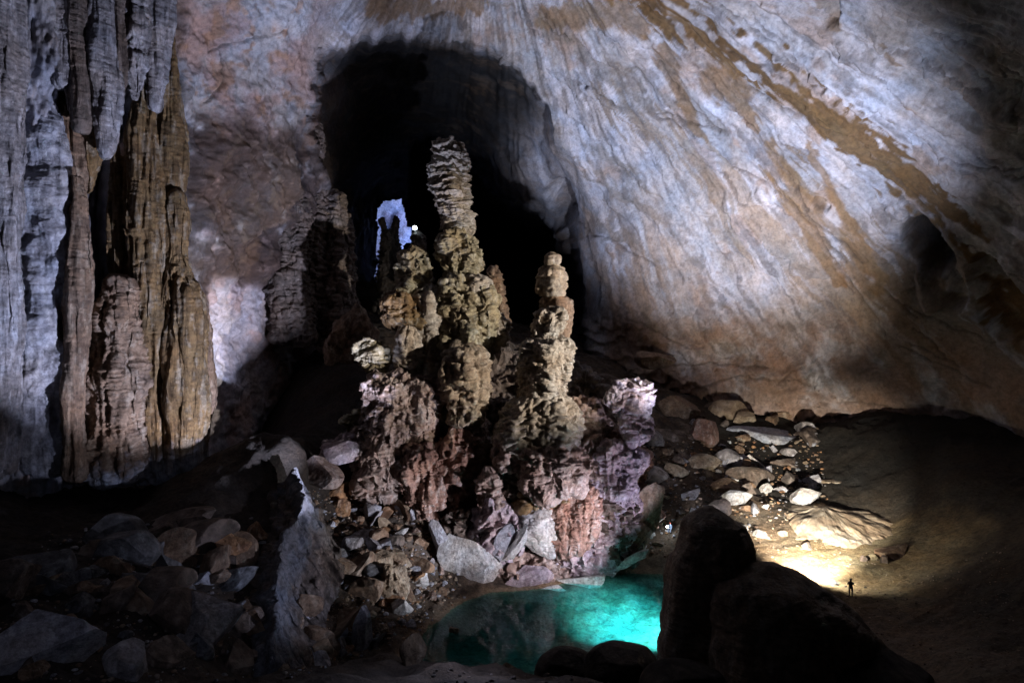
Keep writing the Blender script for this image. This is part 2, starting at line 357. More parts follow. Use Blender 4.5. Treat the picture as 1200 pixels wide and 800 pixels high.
cm = mixc(cm, (0.17, 0.16, 0.17), 0.6*sstep(345, 375, XX+10*wb)*sstep(60, 20, YY-100))
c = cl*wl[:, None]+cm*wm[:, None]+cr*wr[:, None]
c = mixc(c, (0.06, 0.045, 0.035), 0.6*crk)
hd, _ = seg_dist(XX+wb*6+wb2*3, YY+wb2*5, [(1074, 276), (1090, 290), (1098, 306)]); c = mixc(c, (0.07, 0.058, 0.05), 0.85*sstep(25, 14, hd+5*wb2+6*mid))  # shade inside the hollow painted into its colour
fc = grid_faces(NR, NC)
fx = X[:-1, :-1].ravel()+st/2; fy = Y[:-1, :-1].ravel()+st/2
# mouth of the far chamber, a ragged window through the passage end
fq = np.stack([fx*0.11, fy*0.11, np.zeros(fx.size)], -1); fw = fbm(fq, 3)
hole = poly_sd(fx, fy, [(440, 340), (440, 245), (447, 235), (464, 234), (468, 233), (474, 250), (479, 274), (478, 284), (473, 292), (471, 340)])+fw*1.2+1.0 > 0
fT = sdT[:-1, :-1].ravel() > 8
flat = pos.reshape(-1, 3)
flowv = np.stack([(angw+0.012*wb+0.004*wb2)*14, rad*0.012, 0.8*wb], -1)*(wr*(1-0.75*inT))[:, None]+np.stack([W[:, 0]*0.33, W[:, 1]*0.33, W[:, 2]*0.03], -1)*wl[:, None]+(W*0.11)*(wm+wr*0.75*inT)[:, None]
def shell_part(name, mask):
    f = fc[mask]; used = np.unique(f); mp = np.zeros(len(flat), np.int32); mp[used] = np.arange(len(used))
    o = make_obj(name, flat[used], mp[f][:, ::-1], M_wall, c[used]); at = o.data.attributes.new('Flow', 'FLOAT_VECTOR', 'POINT'); at.data.foreach_set('vector', flowv[used].astype(np.float32).ravel()); tag(o, kind='structure'); return o
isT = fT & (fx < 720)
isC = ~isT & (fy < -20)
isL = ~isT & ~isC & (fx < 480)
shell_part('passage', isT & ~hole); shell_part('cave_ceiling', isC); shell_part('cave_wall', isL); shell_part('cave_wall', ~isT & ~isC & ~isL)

# far chamber beyond the window
a = np.linspace(0, math.pi*2, 90); zz = np.linspace(0, 1, 60)
A, Z = np.meshgrid(a, zz)
cx = P(457, 280, 250)
v = np.stack([cx[0]+ (np.cos(A)*Z*60), 252-14*(1-Z**2)*0+ -22*Z**2, cx[2]+np.sin(A)*Z*55], -1).reshape(-1, 3)
nn = fbm(v*0.06, 5, 0.6)+0.8*ridged(v*0.09+4, 4)
v[:, 1] += nn*4.5
cc = mixc(np.tile(np.array([0.36, 0.38, 0.44], np.float32), (len(v), 1)), (0.24, 0.22, 0.26), sstep(0, 0.6, fbm(v*0.12, 4)))
tag(make_obj('far_chamber_rock', v, grid_faces(60, 90), M_plainwall, cc), kind='structure')

# ------------------------------------------------------------------ CAVE FLOOR
gp = [(530,700,65.3),(590,690,67.6),(430,640,66),(390,585,71),(350,600,66),(345,545,67),(330,620,60.5),(322,690,54.5),(312,760,48.5),(306,800,45),(360,700,56.5),(420,720,57.5),(400,780,50),
      (200,650,52),(260,640,56),(120,690,46),(50,720,42),(50,790,34),(150,780,37),(230,740,45),(150,600,62),(100,575,67),(0,580,60),(-100,600,50),(230,575,82),(300,520,94),(350,450,97),(390,400,108),(440,330,150),
      (440,312,200),(560,380,140),(500,300,230),(630,410,118),(700,425,120),(780,465,110),(850,485,108),(950,500,104),(760,560,86),(830,540,93),(900,560,90),(800,600,79),(870,640,70.5),(760,655,74),(820,660,69),(960,600,79),(1050,610,75.5),
      (985,502,96),(1060,507,88),(1140,528,80),(1220,552,73),(1000,535,90),(1100,570,74),(1200,620,60),(997,699,58.5),(960,690,60),(1060,690,58.5),(1100,760,46),(1200,780,39),(1000,790,45),(900,720,57.5),(860,780,48),(800,800,46),(700,805,45.5),(600,795,48.5),(470,795,47),(1350,700,42),(1400,600,45)]
wp_ = [P(*g) for g in gp]
xy = [(w[0], w[1]) for w in wp_]; zz = [w[2] for w in wp_]
for (x, y, z) in [(0,36,7),(0,24,14),(0,10,22),(0,-4,25.5),(-20,34,8),(-22,20,13),(-30,8,18),(20,34,6),(22,20,13),(30,8,17),(-55,25,15),(-50,40,11),(60,25,14),(70,45,14),(-40,-4,24),(40,-4,24),(75,80,14),(75,110,14),(-60,80,15),(-60,120,20),(30,120,20),(0,75,4),(0,85,10),(-12,80,12),(8,100,18),(-15,100,24)]:
    xy.append((x, y)); zz.append(z)
terr0 = tps_fit(xy, zz, 5e-6)
def P0(px, py):
    return P(px, py, CZ*F/(py-400))[:2]
POOL = [tuple(P0(*q)) for q in [(474,772),(486,752),(505,732),(535,708),(572,694),(600,692),(640,688),(690,676),(735,670),(790,674),(835,690),(840,740),(820,790),(700,793),(600,790),(552,783),(510,786)]]
def terrain(x, y, detail=True):
    x = np.asarray(x, float); y = np.asarray(y, float); sh = x.shape; x = x.ravel(); y = y.ravel()
    z = terr0(x, y)
    p = np.stack([x, y, np.zeros_like(x)], -1)
    w = fbm(p*0.35+3, 3)
    sd = poly_sd(x, y, POOL)+w*0.5
    mud = sstep(14, 22, x)*sstep(84, 76, y)*sstep(42, 50, y)
    if detail:
        rough = lerp(1.0, 0.3, mud)
        z = z+rough*(0.9*fbm(p*0.12+1, 4)+lerp(0.55, 0.9, sstep(-4, -12, x))*ridged(p*0.27+5, 4)+0.12*fbm(p*1.7, 3))+mud*(0.3*ridged(np.stack([x*0.15+y*0.1, y*0.5-x*0.2, 0*x], -1), 3))
    bed = -0.16*sd-0.35*sstep(0, 3, sd)+0.35*w*sstep(0, 2, sd)+0.25*ridged(p*0.5, 3)*sstep(0.5, 2, sd)
    bed = np.maximum(bed, -4.0+0.6*w)
    shore = np.maximum(z, 0.05+0.16*(-sd))
    lo = np.minimum(shore, 0.05+0.5*(-sd)+0.02*sd*sd)
    out = np.where(sd > 0, np.minimum(bed, -0.02), lerp(lo, shore, sstep(2, 5, -sd)))
    return out.reshape(sh)
tx = np.arange(-85, 95, 0.3); ty = np.arange(-6, 150, 0.3)
TX, TY = np.meshgrid(tx, ty); TZ = terrain(TX, TY)
def tz(x, y):
    i = np.clip((np.asarray(x)+85)/0.3, 0, len(tx)-2); j = np.clip((np.asarray(y)+6)/0.3, 0, len(ty)-2)
    a = i.astype(int) if hasattr(i, 'astype') else int(i); b = j.astype(int) if hasattr(j, 'astype') else int(j)
    fa = i-a; fb = j-b
    return (TZ[b, a]*(1-fa)+TZ[b, a+1]*fa)*(1-fb)+(TZ[b+1, a]*(1-fa)+TZ[b+1, a+1]*fa)*fb
def ground(px, py, dmin=8, dmax=145):
    d = np.arange(dmin, dmax, 0.1)
    x = (px-600)/F*d; z = CZ-(py-400)/F*d
    h = tz(x, d); k = np.where(z < h)[0]
    dd = d[k[0]] if len(k) else dmax
    return np.array([(px-600)/F*dd, dd, CZ-(py-400)/F*dd])
v = np.stack([TX, TY, TZ], -1).reshape(-1, 3)
tn1 = fbm(v*0.2, 4, 0.6); tn2 = fbm(v*0.9+4, 4, 0.6); tn3 = fbm(v*0.07+20, 3)
mud = sstep(12, 20, v[:, 0]+3*tn3)*sstep(84, 76, v[:, 1]+4*tn3)
fcx = mixc(np.tile(np.array([0.085, 0.062, 0.045], np.float32), (len(v), 1)), (0.055, 0.042, 0.034), sstep(-0.2, 0.4, tn2))
fcx = mixc(fcx, (0.18, 0.15, 0.13), 0.6*sstep(0.1, 0.5, tn1))
fcx = mixc(fcx, (0.15, 0.112, 0.08), mud*0.9)
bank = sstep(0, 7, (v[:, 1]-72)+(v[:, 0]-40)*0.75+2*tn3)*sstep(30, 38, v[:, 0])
fcx = mixc(fcx, (0.016, 0.014, 0.012), 0.95*bank)  # shadowed bank: its shade is painted as near-black ground
fcx = mixc(fcx, (0.05, 0.04, 0.03), 0.9*mud*sstep(31, 38, v[:, 0]+3*tn1))  # right sand darkened too, painted to look dimly lit
fcx = mixc(fcx, (0.035, 0.028, 0.024), 0.85*sstep(-16, -24, v[:, 0]+2*tn3))  # left slope lies in shadow; that shade is painted into the floor
pd_, _ = seg_dist(v[:, 0], v[:, 1], [tuple(P(970, 665, 62)[:2]), tuple(P(1040, 630, 68)[:2])])
fcx = mixc(fcx, (0.24, 0.185, 0.105), 0.8*mud*sstep(11, 3, pd_+3*tn1))
psd = poly_sd(v[:, 0], v[:, 1], POOL)
fcx = mixc(fcx, (0.42, 0.43, 0.38), sstep(0.0, 2.0, psd)*0.9)
fcx = mixc(fcx, (0.13, 0.13, 0.11), sstep(0.5, 2.0, psd)*sstep(-0.1, 0.45, tn1+0.4*tn2)*0.6)
fcx = mixc(fcx, (0.09, 0.085, 0.072), 0.9*sstep(0.2, 1.0, psd)*sstep(8.0, -4.0, v[:, 0]+2.5*tn1-0.25*(v[:, 1]-58)))  # murky silt, also painted dark for the unlit left end
fcx = mixc(fcx, (0.30, 0.22, 0.15), sstep(-1.3, -0.2, psd)*sstep(0.6, 0.0, psd)*0.8)
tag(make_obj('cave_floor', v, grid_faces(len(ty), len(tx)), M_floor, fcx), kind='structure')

# water: a closed body, clear turquoise
pp = np.array(POOL); bx0, by0 = pp.min(0)-3; bx1, by1 = pp.max(0)+3
wm_ = bpy.data.materials.new('clear_turquoise_water'); wm_.use_nodes = True
nt = wm_.node_tree; N = nt.nodes; L = nt.links
for n in list(N): N.remove(n)
out = N.new('ShaderNodeOutputMaterial'); tr = N.new('ShaderNodeBsdfTransparent'); gl = N.new('ShaderNodeBsdfGlossy'); mxs = N.new('ShaderNodeMixShader'); lw = N.new('ShaderNodeLayerWeight'); lw.inputs[0].default_value = 0.5; pw = N.new('ShaderNodeMath'); pw.operation = 'POWER'; L.new(lw.outputs['Facing'], pw.inputs[0]); pw.inputs[1].default_value = 5.0; fr = N.new('ShaderNodeMath'); fr.operation = 'MULTIPLY_ADD'; L.new(pw.outputs[0], fr.inputs[0]); fr.inputs[1].default_value = 0.55; fr.inputs[2].default_value = 0.02
gl.inputs['Roughness'].default_value = 0.03
tcw = N.new('ShaderNodeTexCoord'); nw = N.new('ShaderNodeTexNoise'); nw.inputs['Scale'].default_value = 1.4; nw.inputs['Detail'].default_value = 3
bw_ = N.new('ShaderNodeBump'); bw_.inputs['Strength'].default_value = 0.08; bw_.inputs['Distance'].default_value = 0.1
L.new(tcw.outputs['Object'], nw.inputs['Vector']); L.new(nw.outputs[0], bw_.inputs['Height']); L.new(bw_.outputs[0], gl.inputs['Normal'])
L.new(fr.outputs[0], mxs.inputs[0]); L.new(tr.outputs[0], mxs.inputs[1]); L.new(gl.outputs[0], mxs.inputs[2]); L.new(mxs.outputs[0], out.inputs['Surface'])
tr.inputs[0].default_value = (0.55, 0.97, 0.95, 1)
va = N.new('ShaderNodeVolumeAbsorption'); va.inputs['Color'].default_value = (0.02, 0.885, 0.92, 1); va.inputs['Density'].default_value = 0.36
L.new(va.outputs[0], out.inputs['Volume'])
bm = bmesh.new(); bmesh.ops.create_cube(bm, size=1)
for q in bm.verts: q.co = Vector((bx0 if q.co.x < 0 else bx1, by0 if q.co.y < 0 else by1, 0.0 if q.co.z > 0 else -9.0))
me = bpy.data.meshes.new('water'); bm.to_mesh(me); bm.free(); me.materials.append(wm_)
wo = bpy.data.objects.new('water', me); COL.objects.link(wo); tag(wo, kind='structure')

# ------------------------------------------------------------------ FLOWSTONE
PAL = {'ochre': [(0.185,0.115,0.05),(0.115,0.07,0.032),(0.29,0.235,0.17)], 'grey': [(0.26,0.25,0.27),(0.17,0.165,0.18),(0.40,0.40,0.44)], 'beige': [(0.36,0.315,0.265),(0.25,0.205,0.16),(0.48,0.44,0.39)], 'slate': [(0.12,0.12,0.13),(0.07,0.068,0.072),(0.22,0.225,0.24)],
       'olive': [(0.285,0.245,0.16),(0.19,0.155,0.10),(0.40,0.37,0.30)], 'pink': [(0.36,0.27,0.235),(0.24,0.16,0.13),(0.46,0.39,0.36)], 'violet': [(0.44,0.37,0.42),(0.28,0.22,0.26),(0.58,0.52,0.56)],
       'dark': [(0.13,0.10,0.085),(0.08,0.065,0.055),(0.22,0.18,0.16)], 'red': [(0.31,0.19,0.15),(0.22,0.12,0.09),(0.44,0.36,0.33)], 'white': [(0.52,0.52,0.53),(0.38,0.36,0.36),(0.62,0.62,0.63)],
       'brown': [(0.21,0.14,0.095),(0.13,0.085,0.06),(0.32,0.25,0.19)], 'blue': [(0.36,0.37,0.43),(0.24,0.24,0.28),(0.46,0.47,0.52)], 'rust': [(0.30,0.17,0.09),(0.19,0.10,0.06),(0.40,0.28,0.20)], 'tan': [(0.30,0.235,0.17),(0.21,0.155,0.11),(0.40,0.34,0.27)],
       'black': [(0.055,0.045,0.038),(0.035,0.03,0.025),(0.09,0.075,0.065)]}  # black: lack of light on unlit rock, put into its colour
def palette(v, pal, k=1.0, tip=None):
    a, b, w = PAL[pal]
    n1 = fbm(v*0.5*k+31, 4, 0.6); n2 = fbm(np.stack([v[:, 0]*1.6*k, v[:, 1]*1.6*k, v[:, 2]*0.3*k], -1)+3, 4, 0.6); n3 = fbm(v*2.2*k, 3, 0.6)
    c = np.tile(np.array(a, np.float32), (len(v), 1))
    c = mixc(c, b, 0.85*sstep(-0.05, 0.5, n1+0.4*n3)); c = mixc(c, w, 0.8*sstep(0.1, 0.6, n2+0.25*n3))
    if tip:
        pal2, z0, z1 = tip
        t = sstep(z0, z1, v[:, 2]+1.5*n1+0.8*n2)
        a2, b2, w2 = PAL[pal2]; c2 = mixc(np.tile(np.array(a2, np.float32), (len(v), 1)), w2, sstep(0, 0.5, n2)*0.8)
        c = c*(1-t[:, None])+c2*t[:, None]
    return c
def flow_disp(v, n, terr=0.5, tf=0.55, flute=0.3, lump=0.5, fine=0.12, cauli=0.0, ls=0.22, fz=0.16, lz=1.0):
    """terraced, dripping flowstone relief"""
    w = fbm(v*0.35+7, 3)
    s = v[:, 2]*tf+w*0.9+0.25*fbm(v*1.1, 2); s = s-np.floor(s)
    shelf = np.where(s < 0.22, s/0.22, 1-((s-0.22)/0.78)**1.3)     # undercut below, rounded shoulder above
    d = terr*(shelf-0.5)
    d = d+flute*ridged(np.stack([v[:, 0]*1.1, v[:, 1]*1.1, v[:, 2]*fz], -1)+5, 3)
    d = d+lump*fbm(v*np.array([ls, ls, ls*lz])+13, 3)+1.0*fine*fbm(v*np.array([0.8, 0.8, 2.3]), 4, 0.6)+0.3*fine*fbm(v*np.array([4.0, 4.0, 5.0])+21, 3, 0.65)
    if cauli: d = d+cauli*(1-2.2*np.abs(perlin(v*0.75+2)))+cauli*0.5*(1-2.2*np.abs(perlin(v*1.7+9)))
    return v+n*d[:, None]
def column(name, path, depth, pal, parent=None, label=None, cat=None, group=None, dr=1.0, sq=0.35, mat=None, tip=None, seed=0, ck=1.0, dens=1.0, ov=None, **kw):
    """upright flowstone body: path = (px, py, half width px[, depth]) from top to bottom"""
    path = np.array([list(q)+[depth]*(4-len(q)) for q in path], float)
    H = path[-1, 1]-path[0, 1]
    nr = int(max(24, H*1.15*dens)); nc = int(max(40, path[:, 2].max()*5.2*dens))
    yy = np.linspace(path[0, 1], path[-1, 1], nr)
    # denser rows near the ends
    cxp = np.interp(yy, path[:, 1], path[:, 0]); hw = np.interp(yy, path[:, 1], path[:, 2]); dp = np.interp(yy, path[:, 1], path[:, 3])
    k = max(3, int(nr*0.035))|1; ker = np.hanning(k+2)[1:-1]; ker /= ker.sum()
    sm = lambda a: np.convolve(np.pad(a, k//2, mode='edge'), ker, 'valid')
    cxp, hw, dp = sm(cxp), sm(hw), sm(dp)
    cap = min(0.35, 0.8*path[0, 2]/max(H, 1)); t = np.linspace(0, 1, nr)
    hw = hw*np.sqrt(np.clip(1-((cap-np.clip(t, 0, cap))/cap)**2, 0.0004, 1))
    capb = 0.03; hw = hw*np.sqrt(np.clip(1-((capb-np.clip(1-t, 0, capb))/capb)**2, 0.02, 1))
    th = np.linspace(0, 2*math.pi, nc, endpoint=False)
    R = hw*dp/F
    lob = np.stack([np.cos(th)[None, :]*1.1+0*t[:, None]+seed*3.1, np.sin(th)[None, :]*1.1+0*t[:, None], (t*H*depth/F*0.10)[:, None]+0*th[None, :]+seed], -1).reshape(-1, 3)
    lb = 1+sq*0.8*fbm(lob, 3).reshape(nr, nc)
    x = ((cxp-600)/F*dp)[:, None]+R[:, None]*lb*np.cos(th)[None]
    y = dp[:, None]+R[:, None]*dr*lb*np.sin(th)[None]
    z = (CZ-(yy-400)/F*dp)[:, None]+0*th[None]
    pos = np.stack([x, y, z], -1)
    ext = np.concatenate([pos[:, -1:], pos, pos[:, :1]], 1); n = grid_normals(ext)[:, 1:-1]
    cen = np.stack([(cxp-600)/F*dp, dp, z[:, 0]], -1)[:, None]
    s = np.sign((n*(pos-cen)).sum(-1, keepdims=True)); s[s == 0] = 1; n = n*s
    v0 = pos.reshape(-1, 3); off = np.array([seed*17.3, seed*5.1, seed*2.7])
    v = flow_disp(v0+off, n.reshape(-1, 3), **kw)-off
    c = palette(v+off, pal, ck, None if tip is None else (tip[0], tip[1]+off[2], tip[2]+off[2]))
    if ov: c = mixc(c, ov[0], ov[1])
    f = grid_faces(nr, nc, True)
    top = [[0, (j+1) % nc, j, j] for j in range(0)]
    base = np.array([cen[-1, 0, 0], cen[-1, 0, 1], v[:, 2].min()])
    # close ends with a centre vertex
    v = np.vstack([v, v[:nc].mean(0), v[-nc:].mean(0)]); c = np.vstack([c, c[:nc].mean(0), c[-nc:].mean(0)])
    i0 = len(v)-2; j = np.arange(nc); j2 = (j+1) % nc
    f = np.vstack([f, np.stack([np.full(nc, i0), j2, j, j], -1)*1, np.stack([np.full(nc, i0+1), (nr-1)*nc+j, (nr-1)*nc+j2, (nr-1)*nc+j2], -1)])
    quads = f[f[:, 2] != f[:, 3]]; tris = f[f[:, 2] == f[:, 3]][:, :3]
    o = mixed_obj(name, v, quads[:, ::-1], tris[:, ::-1], mat or M_flow, c, parent, base if parent is None else base)
    if label: tag(o, label, cat, group)
    return o
def mixed_obj(name, v, quads, tris, mat, col, parent=None, loc=None):
    allf = [tuple(q) for q in quads]+[tuple(t) for t in tris]
    off = np.asarray(loc, float)
    me = bpy.data.meshes.new(name)
    nl = quads.size+tris.size
    me.vertices.add(len(v)); me.vertices.foreach_set('co', (v-off).astype(np.float32).ravel())
    me.loops.add(nl); me.loops.foreach_set('vertex_index', np.concatenate([quads.ravel(), tris.ravel()]).astype(np.int32))
    tot = np.concatenate([np.full(len(quads), 4), np.full(len(tris), 3)]).astype(np.int32)
    me.polygons.add(len(tot)); me.polygons.foreach_set('loop_start', np.concatenate([[0], np.cumsum(tot)[:-1]]).astype(np.int32)); me.polygons.foreach_set('loop_total', tot)
    me.update(calc_edges=True); me.validate()
    me.polygons.foreach_set('use_smooth', np.ones(len(me.polygons), bool))
    at = me.color_attributes.new('Col', 'FLOAT_COLOR', 'POINT'); c4 = np.ones((len(v), 4), np.float32); c4[:, :3] = np.clip(col, 0.004, 0.9); at.data.foreach_set('color', c4.ravel())
    me.materials.append(mat)
    o = bpy.data.objects.new(name, me); COL.objects.link(o)
    if parent is not None: o.parent = parent; o.location = Vector(off)-parent.location
    else: o.location = Vector(off)
    return o
def sph(n):
    bm = bmesh.new(); bmesh.ops.create_icosphere(bm, subdivisions=n, radius=1.0)
    v = np.array([q.co[:] for q in bm.verts]); f = np.array([[q.index for q in t.verts] for t in bm.faces]); bm.free(); return v, f
SPH = {n: sph(n) for n in (2, 3, 4, 5, 6)}
def boulder_verts(seed, sub, cuts=14, dmin=0.62, rough=0.10, rip=0.0):
    r = np.random.default_rng(seed); v, f = SPH[sub]; v = v.copy()
    for k in range(cuts):
        n = r.normal(size=3); n /= np.linalg.norm(n); d = r.uniform(dmin, 0.92)
        e = v@n-d; v = v-np.outer(np.clip(e, 0, None), n)
    v /= np.abs(v).max(0)
    nrm = v/(np.linalg.norm(v, axis=1)[:, None])
    o = r.uniform(0, 50, 3)
    d = rough*(0.7*fbm(v*1.3+o, 4, 0.55)+0.5*ridged(v*1.8+o, 3)-0.2)+rip*ridged(np.stack([v[:, 0]*1.2+v[:, 2]*0.5, v[:, 1]*1.2, v[:, 2]*5-v[:, 0]*2], -1)+o, 3)
    return v+nrm*d[:, None], f
def boulder(name, px, py, w, h, pal, label=None, cat='boulder', group=None, depth=None, sub=5, tilt=0.0, thick=0.9, seed=None, parent=None, base=True, mat=None, cuts=10, dmin=0.34, rough=0.055, rip=0.0, yaw=None, sink=0.18, ck=1.0):
    """boulder seen centred at px,py with w x h pixels; stands on the floor under its lower edge unless a depth is given"""
    seed = seed if seed is not None else int(px*7+py*13)
    if depth is None:
        g = ground(px, py+h*(0.5-sink)); depth = g[1]+w*g[1]/F*0.3
    cpt = P(px, py, depth)
    v, f = boulder_verts(seed, sub, cuts, dmin, rough, rip)
    r = np.random.default_rng(seed+1)
    sx, sz = w*0.5*depth/F, h*0.5*depth/F; sy = 0.5*(sx+min(sz, sx))*thick
    v = v*np.array([sx, sy, sz])
    t = math.radians(tilt); ca, sa = math.cos(t), math.sin(t)
    v = np.stack([v[:, 0]*ca+v[:, 2]*sa, v[:, 1], -v[:, 0]*sa+v[:, 2]*ca], -1)
    v = v+cpt
    col = palette(v*1.0+seed % 37, pal, ck)
    o = make_obj(name, v, f, mat or M_bould, col, parent, np.array([cpt[0], cpt[1], v[:, 2].min()]))
    if parent is None: tag(o, label, cat, group)
    return o

# ---- fluted columns of the left wall
fw_ = dict(terr=0.10, tf=0.33, flute=0.8, lump=0.9, fine=0.045, fz=0.035, lz=0.25, sq=0.2, dens=1.2, mat=M_drip)
g = 'flowstone columns of the left wall'
FC = lambda path, d, pal, label, seed, cat='flowstone', n='flowstone_column', **kw: column(n, path, d, pal, label=label, cat=cat, group=g, seed=seed, **{**fw_, 'dr': 0.9, **kw})
FC([(72,-40,12),(72,40,11),(74,80,9),(76,100,4)], 61.5, 'grey', 'short grey flowstone rib hanging at the upper left, left of the fluted columns', 1)
FC([(92,-40,8),(92,40,8),(92,90,7),(93,150,3)], 62, 'dark', 'slim dark rib hanging in the shadowed slot at the upper left', 101)
FC([(118,-40,11),(118,40,11),(120,90,10),(122,140,8),(124,180,3)], 63, 'grey', 'grey fluted column hanging from the top edge above the ochre draperies', 2)
FC([(140,-40,8),(140,30,8),(140,80,8),(141,128,3)], 64, 'dark', 'dark slender rib between the two hanging grey columns', 102)
FC([(160,-40,11),(160,40,11),(159,62,9),(160,68,11),(160,98,8),(161,116,3)], 65, 'grey', 'ringed grey stalactite hanging just above the ochre columns', 3, cat='stalactite', terr=0.3, tf=0.25)
FC([(186,-40,11),(186,30,11),(184,80,8),(182,128,3)], 67.5, 'grey', 'grey fluted column hanging at the top beside the pink buttress', 4)
FC([(84,98,10),(82,130,18),(84,160,17),(88,200,12),(88,235,4)], 64.5, 'brown', 'brown hanging drapery left of the ochre columns', 5, n='flowstone_drapery')
FC([(106,120,6),(106,150,10),(106,190,9),(105,225,3)], 65, 'ochre', 'small ochre drapery between the brown drapery and the ochre columns', 105, n='flowstone_drapery')
tipz = ('blue', P(0,512,68)[2], P(0,545,68)[2])
FC([(140,50,5),(141,110,7),(144,170,10),(145,280,10),(150,345,9),(158,430,10),(164,500,12),(168,562,10)], 68, 'ochre', 'left slender rib of the tall ochre column', 106, tip=tipz)
FC([(169,30,6),(169,110,9),(170,165,15),(172,268,16),(174,276,13),(176,345,13),(180,430,15),(186,500,17),(190,564,15)], 67.5, 'ochre', 'tall ochre fluted column in the middle of the left wall', 6, tip=tipz)
FC([(198,20,5),(198,90,7),(199,150,11),(199,260,10),(203,330,9),(205,360,6)], 69, 'ochre', 'slim ochre rib along the right edge of the tall ochre column', 7)
FC([(206,230,3),(208,300,7),(212,345,15),(214,400,19),(218,470,21),(217,540,18),(214,566,12)], 68.5, 'ochre', 'ochre column with a pointed top standing at the right end of the left wall', 8, tip=tipz)
FC([(233,360,4),(236,410,8),(237,470,9),(236,520,5)], 71, 'brown', 'narrow brown rib at the extreme right end of the ochre columns', 108)
column('flowstone_column', [(140,330,8),(138,365,18),(134,410,24),(130,470,28),(132,530,29),(136,566,22)], 64.8, 'brown', label='squat brown flowstone mass with a rough white knobbly top at the wall foot', cat='flowstone', group=g, seed=9, dr=0.94, tip=('blue', P(0,540,63)[2], P(0,560,63)[2]), terr=0.3, tf=0.3, flute=0.5, lump=0.8, fine=0.16)
column('flowstone_column', [(90,205,4),(90,240,7),(90,330,5),(88,430,7),(86,500,9),(92,560,8)], 61.8, 'brown', label='thin rust brown pillar between the pale blue panel and the squat mass', cat='flowstone', group=g, seed=10, dr=1.22, **fw_)
column('flowstone_column', [(50,110,16),(44,180,36),(40,260,42),(36,350,44),(40,440,42),(36,520,40),(40,566,34)], 61.8, 'blue', label='broad pale blue panel of smooth flowstone at the far left', cat='flowstone', group=g, seed=11, dr=0.54, sq=0.12, mat=M_plainwall, terr=0.06, tf=0.1, flute=0.15, fz=0.05, lump=0.9, fine=0.06)
column('flowstone_column', [(0,-40,16),(2,60,14),(2,200,12),(0,330,14),(-5,560,18)], 55.8, 'grey', label='grey striped rib at the left edge of the view', cat='flowstone', group=g, seed=12, dr=1.08, **fw_)
# ---- dark columns along the left side of the arch
g = 'dark stalagmites beside the left rim of the arch'
dk_ = dict(terr=0.5, tf=0.4, flute=0.5, lump=0.9, fine=0.2, cauli=0.3)
column('stalagmite', [(368,150,6),(368,190,10),(365,250,14),(362,320,18),(360,390,22)], 99, 'dark', label='dark thin stalagmite rising along the left rim of the arch', cat='stalagmite', group=g, seed=20, **dk_)
column('stalagmite', [(393,228,4),(395,260,9),(398,310,15),(400,370,22),(400,410,24)], 100, 'dark', label='dark pointed stalagmite standing right of the rim, in front of the passage', cat='stalagmite', group=g, seed=21, **dk_)
column('stalagmite', [(345,215,10),(345,260,16),(342,330,20),(345,400,24)], 96, 'dark', label='dark lumpy pillar at the right foot of the pink buttress', cat='stalagmite', group=g, seed=22, **dk_)
boulder('boulder', 408, 400, 62, 80, 'brown', 'dim brown rounded boulder leaning left of the stalagmite group', depth=90, rough=0.28, sub=6)

# ---- the stalagmite group
fs = dict(terr=0.6, tf=0.42, flute=0.12, lump=1.3, fine=0.22, cauli=0.0, dens=1.45)
fs2 = dict(terr=0.5, tf=0.5, flute=0.08, lump=0.7, fine=0.27, cauli=0.0, dens=1.6)
tall = thing('stalagmite', 'tallest stalagmite with a detached looking pale shaft on top', 'stalagmite', P(540, 500, 77))
column('shaft', [(524,163,15),(524,185,18),(523,205,19),(528,235,20),(534,258,16),(536,272,10)], 80, 'beige', tall, seed=30, terr=0.6, tf=0.75, flute=0.1, lump=0.8, fine=0.34, cauli=0.0, dens=1.6)
column('middle_tier', [(538,268,12),(537,280,21),(540,300,23),(536,322,18),(534,332,12)], 79, 'olive', tall, seed=31, **fs)
column('lower_tier', [(536,322,20),(540,335,30),(546,360,34),(546,390,36),(540,420,30)], 78, 'olive', tall, seed=32, **fs)
column('side_lobe', [(576,368,8),(577,380,14),(577,400,14),(574,415,8)], 77, 'beige', tall, seed=33, **fs)
column('side_lobe', [(556,326,8),(560,340,13),(558,356,9)], 77, 'beige', tall, seed=133, **fs)
column('foot', [(540,402,14),(546,415,26),(546,440,28),(548,465,24),(546,492,22),(546,500,16)], 74, 'tan', tall, seed=34, terr=0.5, tf=0.5, flute=0.2, lump=0.7, fine=0.15, cauli=0.15)
comp = thing('stalagmite', 'knobbly ochre and white stalagmite just left of the tallest one', 'stalagmite', P(490, 450, 77))
column('cap', [(487,291,10),(487,302,17),(488,322,18),(484,340,15),(482,350,12)], 78, 'olive', comp, seed=35, **fs)
column('tier', [(480,340,14),(474,356,22),(478,375,24),(486,385,18)], 77, 'ochre', comp, seed=36, **fs)
column('shaft', [(506,335,12),(504,350,20),(506,390,24),(504,440,24),(502,470,20)], 77.5, 'beige', comp, seed=37, terr=0.2, tf=0.3, flute=0.5, lump=0.6, fine=0.15, cauli=0.1)
column('lobe', [(480,380,8),(480,395,16),(482,425,18),(482,445,12)], 76, 'beige', comp, seed=38, terr=0.3, tf=0.3, flute=0.5, lump=0.6, fine=0.15)
sil = thing('stalagmite', 'black silhouetted stalagmite with two knobs before the blue opening', 'stalagmite', P(458, 400, 128))  # silhouette darkness comes from a painted near-black colour
column('trunk', [(457,270,8),(458,285,9),(459,300,12),(462,330,19),(464,400,26)], 128, 'black', sil, seed=40, terr=0.5, tf=0.4, flute=0.3, lump=0.5, fine=0.3)
